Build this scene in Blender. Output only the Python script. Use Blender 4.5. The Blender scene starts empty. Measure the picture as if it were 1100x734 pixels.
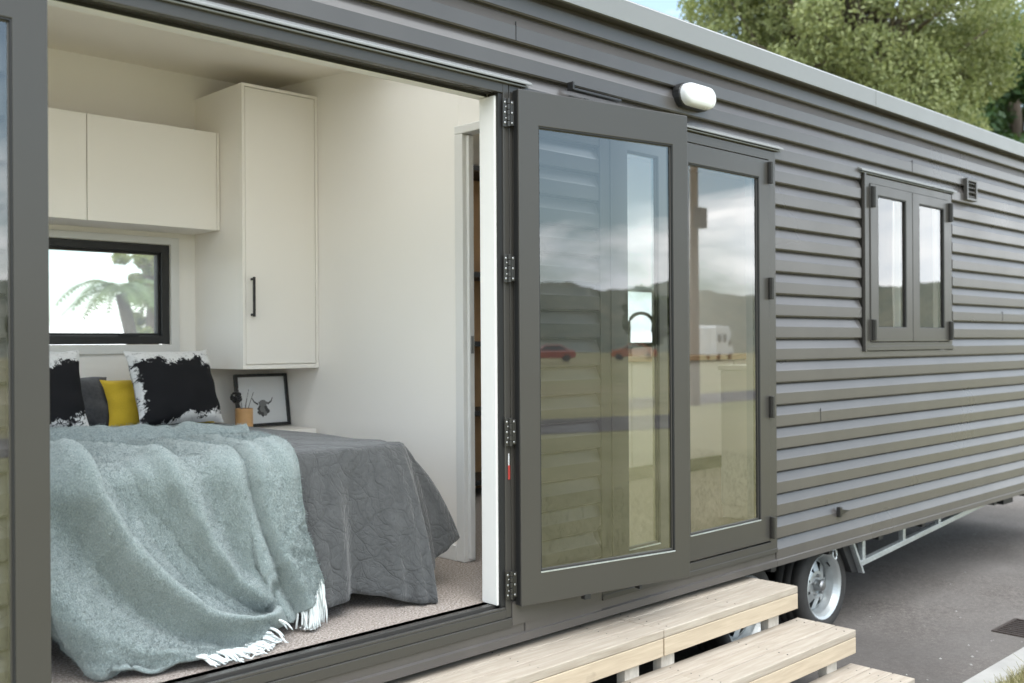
import bpy, math, random
import numpy as np
from mathutils import Vector
random.seed(4); rng = np.random.default_rng(4)
S = bpy.context.scene
COL = S.collection
R = math.radians
G = -0.06                      # ground level (driveway)

# ------------------------------------------------------------------ materials
def new_mat(name):
    m = bpy.data.materials.new(name); m.use_nodes = True
    nt = m.node_tree; nt.nodes.clear()
    out = nt.nodes.new('ShaderNodeOutputMaterial')
    return m, nt, out
def N(nt, t, **kw):
    n = nt.nodes.new(t)
    for k, v in kw.items():
        if k in n.inputs: n.inputs[k].default_value = v
        else: setattr(n, k, v)
    return n
def L(nt, a, b): nt.links.new(a, b)
def coords(nt, scale=(1, 1, 1), out='Object'):
    tc = N(nt, 'ShaderNodeTexCoord'); mp = N(nt, 'ShaderNodeMapping')
    mp.inputs['Scale'].default_value = scale
    L(nt, tc.outputs[out], mp.inputs['Vector']); return mp.outputs['Vector']
def ramp(nt, fac, stops):
    r = N(nt, 'ShaderNodeValToRGB'); e = r.color_ramp.elements
    while len(e) < len(stops): e.new(.5)
    for i, (p, c) in enumerate(stops):
        e[i].position = p; e[i].color = (c, c, c, 1) if isinstance(c, (int, float)) else (*c, 1)
    L(nt, fac, r.inputs[0]); return r.outputs[0]
def noise(nt, vec, scale, detail=4, rough=.55, dist=0.):
    n = N(nt, 'ShaderNodeTexNoise'); n.inputs['Scale'].default_value = scale
    n.inputs['Detail'].default_value = detail; n.inputs['Roughness'].default_value = rough
    n.inputs['Distortion'].default_value = dist
    L(nt, vec, n.inputs['Vector']); return n.outputs[0]
def bump(nt, h, strength, dist=.01, normal=None):
    b = N(nt, 'ShaderNodeBump'); b.inputs['Strength'].default_value = strength; b.inputs['Distance'].default_value = dist
    L(nt, h, b.inputs['Height'])
    if normal is not None: L(nt, normal, b.inputs['Normal'])
    return b.outputs[0]
def mixc(nt, fac, a, b, blend='MIX'):
    m = N(nt, 'ShaderNodeMix', data_type='RGBA', blend_type=blend)
    if isinstance(fac, float): m.inputs[0].default_value = fac
    else: L(nt, fac, m.inputs[0])
    for i, c in ((6, a), (7, b)):
        if isinstance(c, tuple): m.inputs[i].default_value = (*c, 1)
        else: L(nt, c, m.inputs[i])
    return m.outputs[2]
def math_(nt, op, a, b=None):
    m = N(nt, 'ShaderNodeMath', operation=op)
    for i, v in ((0, a), (1, b)):
        if v is None: continue
        if isinstance(v, (int, float)): m.inputs[i].default_value = v
        else: L(nt, v, m.inputs[i])
    return m.outputs[0]
def principled(nt, out, col, rough=.5, metal=0., normal=None, spec=.5):
    p = N(nt, 'ShaderNodeBsdfPrincipled')
    if isinstance(col, tuple): p.inputs['Base Color'].default_value = (*col, 1)
    else: L(nt, col, p.inputs['Base Color'])
    if isinstance(rough, (int, float)): p.inputs['Roughness'].default_value = rough
    else: L(nt, rough, p.inputs['Roughness'])
    p.inputs['Metallic'].default_value = metal
    p.inputs['Specular IOR Level'].default_value = spec
    if normal is not None: L(nt, normal, p.inputs['Normal'])
    L(nt, p.outputs[0], out.inputs[0]); return p
def paint(name, col, rough=.5, var=.08, vs=3., bs=.03, bscale=60., metal=0., spec=.5, rvar=.08):
    m, nt, out = new_mat(name); v = coords(nt)
    n = noise(nt, v, vs, 5, .6)
    c = mixc(nt, n, tuple(x*(1-var) for x in col), tuple(min(1, x*(1+var)) for x in col))
    r = N(nt, 'ShaderNodeMapRange'); L(nt, noise(nt, v, vs*2.7, 3), r.inputs[0])
    r.inputs[3].default_value = max(.02, rough-rvar); r.inputs[4].default_value = rough+rvar
    principled(nt, out, c, r.outputs[0], metal, bump(nt, noise(nt, v, bscale, 3), bs, .004), spec); return m

M = {}
def clad_mat():
    m, nt, out = new_mat('cladding_paint'); v = coords(nt)
    streak = noise(nt, coords(nt, (1, 1, .06)), 5, 2, .5); big = noise(nt, v, .9, 4); fine = noise(nt, v, 60, 3, .7)
    f = math_(nt, 'ADD', math_(nt, 'MULTIPLY', streak, .5), math_(nt, 'MULTIPLY', big, .5))
    c = ramp(nt, f, [(.3, (.061, .0555, .053)), (.5, (.069, .063, .060)), (.7, (.078, .0715, .068))])
    sp = N(nt, 'ShaderNodeSeparateXYZ'); tc = N(nt, 'ShaderNodeTexCoord'); L(nt, tc.outputs['Object'], sp.inputs[0])
    low = N(nt, 'ShaderNodeMapRange'); L(nt, sp.outputs[2], low.inputs[0]); low.inputs[1].default_value = 1.0; low.inputs[2].default_value = .5; low.inputs[3].default_value = 0.; low.inputs[4].default_value = .10
    c = mixc(nt, math_(nt, 'MULTIPLY', low.outputs[0], ramp(nt, noise(nt, v, 5, 2, .5), [(.4, .3), (.65, 1.)])), c, (.16, .135, .11))
    r = N(nt, 'ShaderNodeMapRange'); L(nt, noise(nt, v, 2.1, 2, .5), r.inputs[0]); r.inputs[3].default_value = .22; r.inputs[4].default_value = .38
    principled(nt, out, c, r.outputs[0], 0, None, .7); return m
M['clad'] = clad_mat()
M['frame'] = paint('joinery_powdercoat', (.049, .0455, .041), .33, .06, 2., .02, 300)
M['fascia'] = paint('fascia_steel', (.20, .205, .205), .42, .05, 2., .02, 40)
M['gasket'] = paint('black_gasket', (.012, .012, .012), .55, .1)
M['black'] = paint('black_metal', (.016, .016, .017), .42, .2, 20)
M['rivet'] = paint('steel_rivet', (.36, .36, .36), .4, .1, metal=1.)
M['hinge'] = paint('dark_hinge_metal', (.05, .048, .045), .36, .2, 30, metal=.6)
M['wall'] = paint('white_wall_paint', (.85, .82, .78), .6, .02, 1., .05, 180)
M['ceil'] = paint('ceiling_paint', (.84, .80, .735), .7, .02, 1., .05, 180)
M['white'] = paint('white_gloss_trim', (.70, .695, .68), .38, .02, 1., .03, 120)
M['cab'] = paint('cabinet_laminate', (.845, .81, .76), .42, .015, .8, .02, 200)
M['tag'] = paint('red_tag', (.34, .035, .028), .5)
M['diffuser'] = paint('opal_diffuser', (.70, .71, .72), .25, .02)
M['rubber'] = paint('tyre_rubber', (.032, .030, .028), .75, .45, 14, .2, 120)
M['mud'] = paint('black_plastic', (.018, .018, .019), .5, .25, 8, .1, 100)
M['wood_pot'] = paint('light_timber', (.52, .30, .13), .5, .18, 25)
M['concrete'] = paint('concrete', (.30, .29, .27), .85, .25, 6, .4, 90)
M['rust'] = paint('iron_grate', (.06, .045, .038), .6, .4, 25, .3, 80, metal=.5)
M['red'] = paint('red_car_paint', (.40, .075, .05), .25)
M['orange'] = paint('orange_car_paint', (.48, .14, .06), .25)
M['dkglass'] = paint('dark_glass', (.02, .024, .026), .05)
M['vanwhite'] = paint('van_white', (.78, .78, .76), .3)
M['pine'] = paint('interior_pine', (.48, .29, .15), .5, .25, 8)

def galv():
    m, nt, out = new_mat('galvanised_steel'); v = coords(nt)
    vo = N(nt, 'ShaderNodeTexVoronoi'); vo.inputs['Scale'].default_value = 70; L(nt, v, vo.inputs['Vector'])
    n = noise(nt, v, 9, 5)
    c = mixc(nt, math_(nt, 'MULTIPLY', math_(nt, 'ADD', vo.outputs['Distance'], n), .6), (.36, .39, .40), (.66, .69, .69))
    principled(nt, out, c, ramp(nt, n, [(.3, .32), (.7, .55)]), .75, bump(nt, n, .05, .003)); return m
M['galv'] = galv()
M['rim'] = paint('dusty_zinc_rim', (.48, .50, .50), .40, .25, 14, .1, 60, metal=.7)

def glass(name, tint, haze=0., f0=.06):
    m, nt, out = new_mat(name)
    lw = N(nt, 'ShaderNodeFresnel'); lw.inputs['IOR'].default_value = 1.5
    tr = N(nt, 'ShaderNodeBsdfTransparent'); tr.inputs[0].default_value = (*tint, 1)
    gl = N(nt, 'ShaderNodeBsdfGlossy'); gl.inputs['Roughness'].default_value = 0.0
    v = coords(nt); b = bump(nt, noise(nt, v, 1.3, 0), .004, .05); L(nt, b, gl.inputs['Normal'])
    f = math_(nt, 'SUBTRACT', 1.0, math_(nt, 'POWER', math_(nt, 'SUBTRACT', 1.0, lw.outputs[0]), f0))
    mx = N(nt, 'ShaderNodeMixShader'); L(nt, f, mx.inputs[0]); L(nt, tr.outputs[0], mx.inputs[1]); L(nt, gl.outputs[0], mx.inputs[2])
    last = mx.outputs[0]
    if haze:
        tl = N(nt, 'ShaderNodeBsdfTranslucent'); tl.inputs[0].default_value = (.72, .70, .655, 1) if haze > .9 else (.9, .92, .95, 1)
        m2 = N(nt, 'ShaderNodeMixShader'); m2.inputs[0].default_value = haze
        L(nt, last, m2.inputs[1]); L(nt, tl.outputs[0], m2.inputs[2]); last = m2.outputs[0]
    L(nt, last, out.inputs[0]); return m
M['glass'] = glass('double_glazing', (.91, .935, .92), 0, 4.3)
M['glass_win'] = glass('window_glass', (.88, .91, .89), 0, 2.5)
M['opal'] = glass('fill_skylight_opal', (.80, .77, .70), .96, 1.)  # panes of the added skylights, spread and warm their fill light
M['glass_back2'] = glass('fill_side_glass', (.95, .96, .96), 0, 1.2)  # pane of the added end window
M['glass_back'] = glass('washed_out_rear_glass', (.93, .95, .95), .17, 1.2)  # translucent share pales the view outside, imitating overexposure

def wood(name, a, b, scale=(1.2, 14, 14)):
    m, nt, out = new_mat(name)
    ge = N(nt, 'ShaderNodeNewGeometry'); tc = N(nt, 'ShaderNodeTexCoord')
    off = N(nt, 'ShaderNodeVectorMath', operation='MULTIPLY_ADD')
    cx = N(nt, 'ShaderNodeCombineXYZ')
    for i in range(3): L(nt, ge.outputs['Random Per Island'], cx.inputs[i])
    L(nt, cx.outputs[0], off.inputs[0]); off.inputs[1].default_value = (13, 7, 5); L(nt, tc.outputs['Object'], off.inputs[2])
    mp = N(nt, 'ShaderNodeMapping'); mp.inputs['Scale'].default_value = scale; L(nt, off.outputs[0], mp.inputs[0])
    g = noise(nt, mp.outputs[0], 3.2, 6, .6, .6)
    mp2 = N(nt, 'ShaderNodeMapping'); mp2.inputs['Scale'].default_value = (scale[0]*1.5, scale[1]*7, scale[2]*7); L(nt, off.outputs[0], mp2.inputs[0])
    g2 = noise(nt, mp2.outputs[0], 4, 4)
    f = math_(nt, 'ADD', math_(nt, 'MULTIPLY', g, .65), math_(nt, 'MULTIPLY', g2, .35))
    c = ramp(nt, f, [(.34, a), (.52, tuple((x+y)/2 for x, y in zip(a, b))), (.68, b)])
    c = mixc(nt, math_(nt, 'MULTIPLY', ge.outputs['Random Per Island'], .28), c, (.36, .31, .25))
    # knots and dirt
    k = ramp(nt, noise(nt, tc.outputs['Object'], 7, 3), [(.66, 1.), (.78, .72)])
    c = mixc(nt, 1.0, c, k, 'MULTIPLY')
    principled(nt, out, c, .68, 0, bump(nt, f, .14, .004), .35); return m
M['deck'] = wood('weathered_pine', (.275, .228, .178), (.455, .40, .335))
M['riser'] = wood('fresh_pine', (.40, .32, .23), (.54, .445, .33))

def carpet():
    m, nt, out = new_mat('carpet_loop'); v = coords(nt)
    n1 = noise(nt, v, 120, 3, .8); n2 = noise(nt, v, 8, 3)
    c = ramp(nt, n1, [(.36, (.13, .105, .09)), (.5, (.33, .285, .255)), (.64, (.58, .53, .49))])
    c = mixc(nt, math_(nt, 'MULTIPLY', n2, .4), c, (.31, .265, .235))
    principled(nt, out, c, .95, 0, bump(nt, n1, .8, .008), .1); return m
M['carpet'] = carpet()

def quilt_mat():
    m, nt, out = new_mat('quilted_cotton'); v = coords(nt)
    w = noise(nt, v, 5, 2)
    dv = N(nt, 'ShaderNodeVectorMath', operation='ADD'); L(nt, v, dv.inputs[0])
    nz = N(nt, 'ShaderNodeTexNoise'); nz.inputs['Scale'].default_value = 6; L(nt, v, nz.inputs['Vector'])
    sc = N(nt, 'ShaderNodeVectorMath', operation='SCALE'); L(nt, nz.outputs['Color'], sc.inputs[0]); sc.inputs['Scale'].default_value = .17
    L(nt, sc.outputs[0], dv.inputs[1])
    vo = N(nt, 'ShaderNodeTexVoronoi', feature='DISTANCE_TO_EDGE'); vo.inputs['Scale'].default_value = 15; L(nt, dv.outputs[0], vo.inputs['Vector'])
    h = ramp(nt, vo.outputs['Distance'], [(0., 0.), (.05, .6), (.25, 1.)])
    vo2 = N(nt, 'ShaderNodeTexVoronoi', feature='DISTANCE_TO_EDGE'); vo2.inputs['Scale'].default_value = 31; L(nt, dv.outputs[0], vo2.inputs['Vector'])
    h2 = ramp(nt, vo2.outputs['Distance'], [(0., 0.), (.09, .7), (.3, 1.)])
    fine = noise(nt, v, 55, 4, .7)
    sx = N(nt, 'ShaderNodeSeparateXYZ'); L(nt, dv.outputs[0], sx.inputs[0])
    yz = math_(nt, 'SUBTRACT', sx.outputs[2], sx.outputs[1])
    def fam(a, b):
        q_ = math_(nt, 'MULTIPLY', math_(nt, a, sx.outputs[0], math_(nt, 'MULTIPLY', yz, b)), 8.5)
        fr_ = math_(nt, 'ABSOLUTE', math_(nt, 'SUBTRACT', math_(nt, 'FRACT', q_), .5))
        return ramp(nt, fr_, [(0., 0.), (.07, .75), (.3, 1.)])
    st_ = math_(nt, 'MULTIPLY', fam('ADD', 1.15), fam('SUBTRACT', .85))
    hh = math_(nt, 'ADD', math_(nt, 'ADD', math_(nt, 'MULTIPLY', h, .30), math_(nt, 'MULTIPLY', h2, .30)), math_(nt, 'MULTIPLY', fine, .7)); hh = math_(nt, 'ADD', hh, math_(nt, 'MULTIPLY', st_, .55))
    c = mixc(nt, noise(nt, v, 90, 3, .7), (.054, .056, .058), (.098, .10, .102))
    c = mixc(nt, math_(nt, 'MULTIPLY', h, st_), mixc(nt, .45, c, (.045, .046, .048)), c)
    p = principled(nt, out, c, .9, 0, bump(nt, hh, .55, .010), .15)
    p.inputs['Sheen Weight'].default_value = .25; return m
M['quilt'] = quilt_mat()

def throw_mat():
    m, nt, out = new_mat('brushed_wool'); v = coords(nt)
    f1 = noise(nt, coords(nt, (1, 1, .6)), 230, 3, .8, .3)
    f2 = noise(nt, coords(nt, (1.2, 1.2, .7)), 55, 5, .75, .5)
    f3 = noise(nt, v, 6, 4)
    f = math_(nt, 'ADD', math_(nt, 'ADD', math_(nt, 'MULTIPLY', f1, .70), math_(nt, 'MULTIPLY', f2, .20)), math_(nt, 'MULTIPLY', f3, .10))
    c = ramp(nt, f, [(.32, (.175, .225, .225)), (.52, (.27, .328, .328)), (.72, (.40, .455, .455))])
    p = principled(nt, out, c, .95, 0, bump(nt, math_(nt, 'ADD', f1, f2), .8, .012), .1)
    p.inputs['Sheen Weight'].default_value = .35; p.inputs['Sheen Roughness'].default_value = .5; return m
M['throw'] = throw_mat()
M['fringe'] = paint('white_wool_fringe', (.66, .70, .70), .95, .1, 80, .5, 200)

def fabric(name, col, bscale=220, var=.15):
    m, nt, out = new_mat(name); v = coords(nt)
    n = noise(nt, v, bscale, 3, .7); n2 = noise(nt, v, 9, 4)
    c = mixc(nt, n, tuple(x*(1-var) for x in col), tuple(x*(1+var) for x in col))
    p = principled(nt, out, c, .9, 0, bump(nt, math_(nt, 'ADD', math_(nt, 'MULTIPLY', n, .4), n2), .35, .01), .15)
    p.inputs['Sheen Weight'].default_value = .2; return m
M['mustard'] = fabric('mustard_linen', (.62, .43, .04))
M['grey_linen'] = fabric('grey_linen', (.07, .07, .075), 60, .5)

def ink_mat(seed):
    # white cotton with a big black ink field whose border is torn and splashed
    m, nt, out = new_mat('ink_print_cotton')
    tc = N(nt, 'ShaderNodeTexCoord'); mp = N(nt, 'ShaderNodeMapping'); mp.inputs['Location'].default_value = (seed, seed*.7, 0)
    L(nt, tc.outputs['UV'], mp.inputs[0]); sep = N(nt, 'ShaderNodeSeparateXYZ'); L(nt, tc.outputs['UV'], sep.inputs[0])
    n = noise(nt, mp.outputs[0], 3.1, 7, .62, .6); n2 = noise(nt, mp.outputs[0], 16, 6, .7, 1.5)
    v = sep.outputs[1]; u = sep.outputs[0]
    top = math_(nt, 'SUBTRACT', v, .80)           # white near the top hem
    bot = math_(nt, 'SUBTRACT', math_(nt, 'MULTIPLY', u, .16), v)           # and along the bottom right
    left = math_(nt, 'SUBTRACT', .06, u)
    right = math_(nt, 'SUBTRACT', u, 1.12)
    d = math_(nt, 'MAXIMUM', math_(nt, 'MAXIMUM', top, bot), math_(nt, 'MAXIMUM', left, right))
    d = math_(nt, 'ADD', math_(nt, 'MULTIPLY', d, 1.5), math_(nt, 'MULTIPLY', math_(nt, 'SUBTRACT', n, .5), 1.05))
    d = math_(nt, 'ADD', d, math_(nt, 'MULTIPLY', math_(nt, 'SUBTRACT', n2, .5), .45))
    f = ramp(nt, math_(nt, 'ADD', d, .5), [(.50, 0.), (.56, 1.)])
    ink = ramp(nt, n2, [(.28, .012), (.42, .62), (.6, .68)])
    c = mixc(nt, f, (.011, .011, .013), ink)
    principled(nt, out, c, .85, 0, bump(nt, noise(nt, tc.outputs['UV'], 120, 2), .15, .004), .2); return m
M['ink'] = ink_mat(0.); M['ink2'] = ink_mat(3.7)

def asphalt():
    m, nt, out = new_mat('asphalt'); v = coords(nt)
    a = noise(nt, v, 1.1, 6, .65, .4); b = math_(nt, 'ADD', math_(nt, 'MULTIPLY', noise(nt, v, 160, 2, .8), .5), math_(nt, 'MULTIPLY', noise(nt, v, 42, 4, .75), .5)); s = noise(nt, v, .35, 3)
    c = ramp(nt, b, [(.36, (.068, .060, .054)), (.5, (.121, .107, .097)), (.64, (.22, .197, .18))])
    c = mixc(nt, ramp(nt, a, [(.38, .0), (.66, .6)]), c, (.165, .152, .142))
    c = mixc(nt, ramp(nt, s, [(.46, 0.), (.60, .6)]), c, (.075, .068, .063))
    principled(nt, out, c, .85, 0, bump(nt, b, .4, .006), .12); return m
M['asphalt'] = asphalt()
def grass_ground():
    m, nt, out = new_mat('lawn'); v = coords(nt)
    n = noise(nt, v, .5, 6, .6); n2 = noise(nt, v, 9, 5, .7); n3 = noise(nt, v, .06, 4)
    c = ramp(nt, math_(nt, 'ADD', math_(nt, 'MULTIPLY', n, .5), math_(nt, 'MULTIPLY', n2, .5)),
             [(.32, (.19, .165, .085)), (.5, (.285, .25, .14)), (.66, (.39, .335, .21))])
    c = mixc(nt, ramp(nt, n3, [(.4, 0.), (.65, .6)]), c, (.21, .215, .10))
    principled(nt, out, c, .95, 0, bump(nt, n2, .2, .02), .1); return m
M['lawn'] = grass_ground()
def leafmat(name, a, b, trans=.35):
    m, nt, out = new_mat(name)
    ge = N(nt, 'ShaderNodeNewGeometry'); v = coords(nt)
    n = noise(nt, v, .8, 3)
    f = math_(nt, 'ADD', math_(nt, 'MULTIPLY', ge.outputs['Random Per Island'], .6), math_(nt, 'MULTIPLY', n, .4))
    c = mixc(nt, f, a, b)
    p = N(nt, 'ShaderNodeBsdfPrincipled'); L(nt, c, p.inputs['Base Color']); p.inputs['Roughness'].default_value = .5
    t = N(nt, 'ShaderNodeBsdfTranslucent'); L(nt, mixc(nt, .5, c, (.2, .26, .04)), t.inputs[0])
    mx = N(nt, 'ShaderNodeMixShader'); mx.inputs[0].default_value = trans
    L(nt, p.outputs[0], mx.inputs[1]); L(nt, t.outputs[0], mx.inputs[2]); L(nt, mx.outputs[0], out.inputs[0]); return m
M['leaf_pale'] = leafmat('pale_leaf', (.13, .17, .065), (.42, .44, .20))
M['leaf_dark'] = leafmat('dark_leaf', (.03, .075, .03), (.08, .15, .055))
M['leaf_far'] = leafmat('far_leaf', (.12, .145, .085), (.24, .25, .15))  # leaf tones lightened to carry distance haze
M['fern'] = leafmat('fern_frond', (.05, .09, .025), (.13, .19, .06))
M['blade'] = leafmat('grass_blade', (.20, .185, .085), (.36, .31, .17), .25)
M['bark'] = paint('bark', (.12, .095, .07), .9, .35, 6, .8, 30)
M['pole'] = paint('timber_pole', (.14, .10, .065), .85, .3, 5, .4, 30)
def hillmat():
    m, nt, out = new_mat('hill_bush'); v = coords(nt)  # bush tones paled and cooled, distance haze is in the colour
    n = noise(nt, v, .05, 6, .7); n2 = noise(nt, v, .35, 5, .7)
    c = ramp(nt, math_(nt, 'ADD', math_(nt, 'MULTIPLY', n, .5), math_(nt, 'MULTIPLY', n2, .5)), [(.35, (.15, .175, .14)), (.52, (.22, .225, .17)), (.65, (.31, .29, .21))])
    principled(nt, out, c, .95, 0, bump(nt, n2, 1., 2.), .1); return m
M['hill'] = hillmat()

# ------------------------------------------------------------------ mesh builder
class MB:
    def __init__(s, tf=None): s.v = []; s.f = []; s.tf = tf; s.uv = None
    def add(s, vs, fs):
        o = len(s.v)
        if s.tf: vs = [s.tf(*p) for p in vs]
        s.v += [tuple(p) for p in vs]; s.f += [tuple(i+o for i in f) for f in fs]
    def box(s, x0, x1, y0, y1, z0, z1):
        s.add([(x0, y0, z0), (x1, y0, z0), (x1, y1, z0), (x0, y1, z0), (x0, y0, z1), (x1, y0, z1), (x1, y1, z1), (x0, y1, z1)],
              [(0, 3, 2, 1), (4, 5, 6, 7), (0, 1, 5, 4), (1, 2, 6, 5), (2, 3, 7, 6), (3, 0, 4, 7)]); return s
    def frame(s, x0, x1, z0, z1, y0, y1, l, r, b, t):      # rectangular ring in the XZ plane
        o = [(x0, z0), (x1, z0), (x1, z1), (x0, z1)]; i = [(x0+l, z0+b), (x1-r, z0+b), (x1-r, z1-t), (x0+l, z1-t)]
        vs = [(x, y0, z) for x, z in o]+[(x, y0, z) for x, z in i]+[(x, y1, z) for x, z in o]+[(x, y1, z) for x, z in i]
        fs = []
        for k in range(4):
            n = (k+1) % 4
            fs += [(k, n, 4+n, 4+k), (8+n, 8+k, 12+k, 12+n), (n, k, 8+k, 8+n), (4+k, 4+n, 12+n, 12+k)]
        s.add(vs, fs); return s
    def prism(s, poly, axis, a, b):
        n = len(poly)
        def p(u, w, t): return (t, u, w) if axis == 0 else ((u, t, w) if axis == 1 else (u, w, t))
        s.add([p(u, w, a) for u, w in poly]+[p(u, w, b) for u, w in poly],
              [tuple(range(n))[::-1], tuple(range(n, 2*n))]+[(k, (k+1) % n, n+(k+1) % n, n+k) for k in range(n)]); return s
    def tube(s, path, r, n=10, cap=True):
        rs = r if isinstance(r, (list, tuple)) else [r]*len(path)
        P = [Vector(p) for p in path]; vs = []; fs = []
        for i, p in enumerate(P):
            d = (P[min(i+1, len(P)-1)]-P[max(i-1, 0)]).normalized()
            a = d.cross(Vector((0, 0, 1)) if abs(d.z) < .9 else Vector((1, 0, 0))).normalized(); b = d.cross(a)
            vs += [tuple(p+rs[i]*(math.cos(2*math.pi*k/n)*a+math.sin(2*math.pi*k/n)*b)) for k in range(n)]
        for i in range(len(P)-1):
            fs += [(i*n+k, i*n+(k+1) % n, (i+1)*n+(k+1) % n, (i+1)*n+k) for k in range(n)]
        if cap: fs += [tuple(range(n))[::-1], tuple(range((len(P)-1)*n, len(P)*n))]
        s.add(vs, fs); return s
    def lathe(s, prof, c, axis=2, n=32, close=False):        # prof: (radius, height along axis)
        vs = []; fs = []; m = len(prof)
        for k in range(n):
            a = 2*math.pi*k/n
            for r, h in prof:
                x, y = r*math.cos(a), r*math.sin(a)
                p = (x, y, h) if axis == 2 else ((x, h, y) if axis == 1 else (h, x, y))
                vs.append((c[0]+p[0], c[1]+p[1], c[2]+p[2]))
        rr = m if close else m-1
        for k in range(n):
            q = (k+1) % n
            fs += [(k*m+i, q*m+i, q*m+(i+1) % m, k*m+(i+1) % m) for i in range(rr)]
        s.add(vs, fs); return s
    def sphere(s, c, r, n=10, sc=(1, 1, 1)):
        s2 = MB(); s2.lathe([(r*math.sin(math.pi*i/n), -r*math.cos(math.pi*i/n)) for i in range(n+1)], (0, 0, 0), 2, n*2)
        s.add([(c[0]+x*sc[0], c[1]+y*sc[1], c[2]+z*sc[2]) for x, y, z in s2.v], s2.f); return s
    def grid(s, pts):                                         # pts[i][j]
        h, w = len(pts), len(pts[0])
        s.add([p for row in pts for p in row], [(i*w+j, i*w+j+1, (i+1)*w+j+1, (i+1)*w+j) for i in range(h-1) for j in range(w-1)])
        s.uv = [(j/(w-1), i/(h-1)) for i in range(h) for j in range(w)]; return s
    def build(s, name, mat, parent=None, smooth=False, bevel=0., solid=0., base=None):
        root = parent
        while root is not None and root.parent is not None: root = root.parent
        if base is None: base = tuple(root['base']) if root is not None else (0, 0, 0)
        me = bpy.data.meshes.new(name)
        me.from_pydata([(x-base[0], y-base[1], z-base[2]) for x, y, z in s.v], [], s.f)
        if s.uv and len(s.uv) == len(s.v):
            ul = me.uv_layers.new(name='UVMap')
            li = np.zeros(len(me.loops), dtype=np.int32); me.loops.foreach_get('vertex_index', li)
            ul.data.foreach_set('uv', np.array(s.uv, dtype=np.float32)[li].ravel())
        me.materials.append(mat)
        if smooth: me.polygons.foreach_set('use_smooth', [True]*len(me.polygons))
        me.update()
        o = bpy.data.objects.new(name, me); COL.objects.link(o)
        if parent is not None: o.parent = parent
        else: o.location = base
        if smooth == 'auto':
            pass
        if solid:
            md = o.modifiers.new('thickness', 'SOLIDIFY'); md.thickness = solid; md.offset = 0
        if bevel:
            md = o.modifiers.new('bevel', 'BEVEL'); md.width = bevel; md.segments = 2; md.limit_method = 'ANGLE'; md.angle_limit = R(40)
        return o

def tag(o, label=None, cat=None, group=None, kind=None):
    if label: o['label'] = label
    if cat: o['category'] = cat
    if group: o['group'] = group
    if kind: o['kind'] = kind
    return o
def thing(name, label, cat, base=(0, 0, 0), group=None):
    o = bpy.data.objects.new(name, None); COL.objects.link(o); o.location = base; o['base'] = list(base)
    o.empty_display_size = .1
    return tag(o, label, cat, group)
def part_empty(name, parent):
    o = bpy.data.objects.new(name, None); COL.objects.link(o); o.parent = parent; o.empty_display_size = .1; return o

# ------------------------------------------------------------------ the setting
def sheet(name, x0, x1, y0, y1, z, mat):
    o = MB(); o.add([(x0, y0, z), (x1, y0, z), (x1, y1, z), (x0, y1, z)], [(0, 1, 2, 3)])
    return tag(o.build(name, mat), kind='structure')
sheet('ground', -900, 900, -900, 900, G-.012, M['lawn'])
sheet('driveway', -8, 26, -.88, 6.5, G, M['asphalt'])
o = MB(); o.box(-60, 90, -40, -1.03, G-.1, .035); tag(o.build('lawn', M['lawn']), kind='structure')
sheet('road', -60, 90, -15.2, -12.2, .045, M['asphalt'])
k = MB()
for i in range(-4, 13): k.prism([(-.875, G-.1), (-.885, .03), (-.90, .042), (-1.03, .045), (-1.03, G-.1)], 0, i*2.0+.004, i*2.0+1.996)
tag(k.build('kerb', M['concrete'], bevel=.006), kind='structure')
# bush clad hills all round the horizon, higher on the camera's side
def hills(name, a0, a1, rad, hfun, mat):
    rows = []
    n = int((a1-a0)*5)+1
    for j, (dr, fh) in enumerate([(-25, 0.), (-8, .55), (0, .9), (14, 1.), (40, .8)]):
        row = []
        for i in range(n):
            a = R(a0+(a1-a0)*i/(n-1)); h = hfun(a)*fh
            if j: h *= 1+.025*math.sin(a*61+j*2)+.018*math.sin(a*127+j)+.012*math.sin(a*301+2*j)
            rr = rad+dr+6*math.sin(a*23)
            row.append((rr*math.cos(a), rr*math.sin(a), G-.05+h))
        rows.append(row)
    return tag(MB().grid(rows).build(name, mat, smooth=True), kind='structure')
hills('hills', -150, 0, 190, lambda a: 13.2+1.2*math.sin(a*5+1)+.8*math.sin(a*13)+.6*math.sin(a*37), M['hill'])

# ------------------------------------------------------------------ the cabin on wheels
cabin = thing('mobile_cabin', 'long dark grey weatherboard cabin on trailer wheels with its french doors open', 'mobile cabin', (4.2, 1.2, G))
X0, X1 = 0.0, 9.6
P = .1145; ZB = .475; ZT = 2.96
def strip(mb, x0, x1, z0, z1):
    pts = []
    k = int((z0-ZB)/P)-1
    while True:
        b = ZB+k*P
        for dz, y in ((0., -.002), (.003, -.006), (.058, -.006), (.064, -.003), (.104, .014), (.109, .019), (.1118, .019), (.1125, -.001)):
            pts.append((b+dz, y))
        k += 1
        if ZB+k*P > z1+P: break
    out = []
    for (za, ya), (zb, yb) in zip(pts, pts[1:]):
        if zb <= z0 or za >= z1: continue
        if za < z0: ya += (yb-ya)*(z0-za)/(zb-za); za = z0
        if zb > z1: yb = ya+(yb-ya)*(z1-za)/(zb-za); zb = z1
        if not out: out.append((ya, za))
        out.append((yb, zb))
    n = len(out)
    mb.add([(x0, y, z) for y, z in out]+[(x1, y, z) for y, z in out], [(i, n+i, n+i+1, i+1) for i in range(n-1)])
cl = MB()
OP1 = (.93, 2.735); OP2 = (3.184, 4.545); WN = (5.475, 6.735)
strip(cl, X0, OP1[0], ZB, ZT); strip(cl, OP1[1], OP2[0], ZB, ZT); strip(cl, OP2[1], WN[0], ZB, ZT); strip(cl, WN[1], X1, ZB, ZT)
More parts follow.
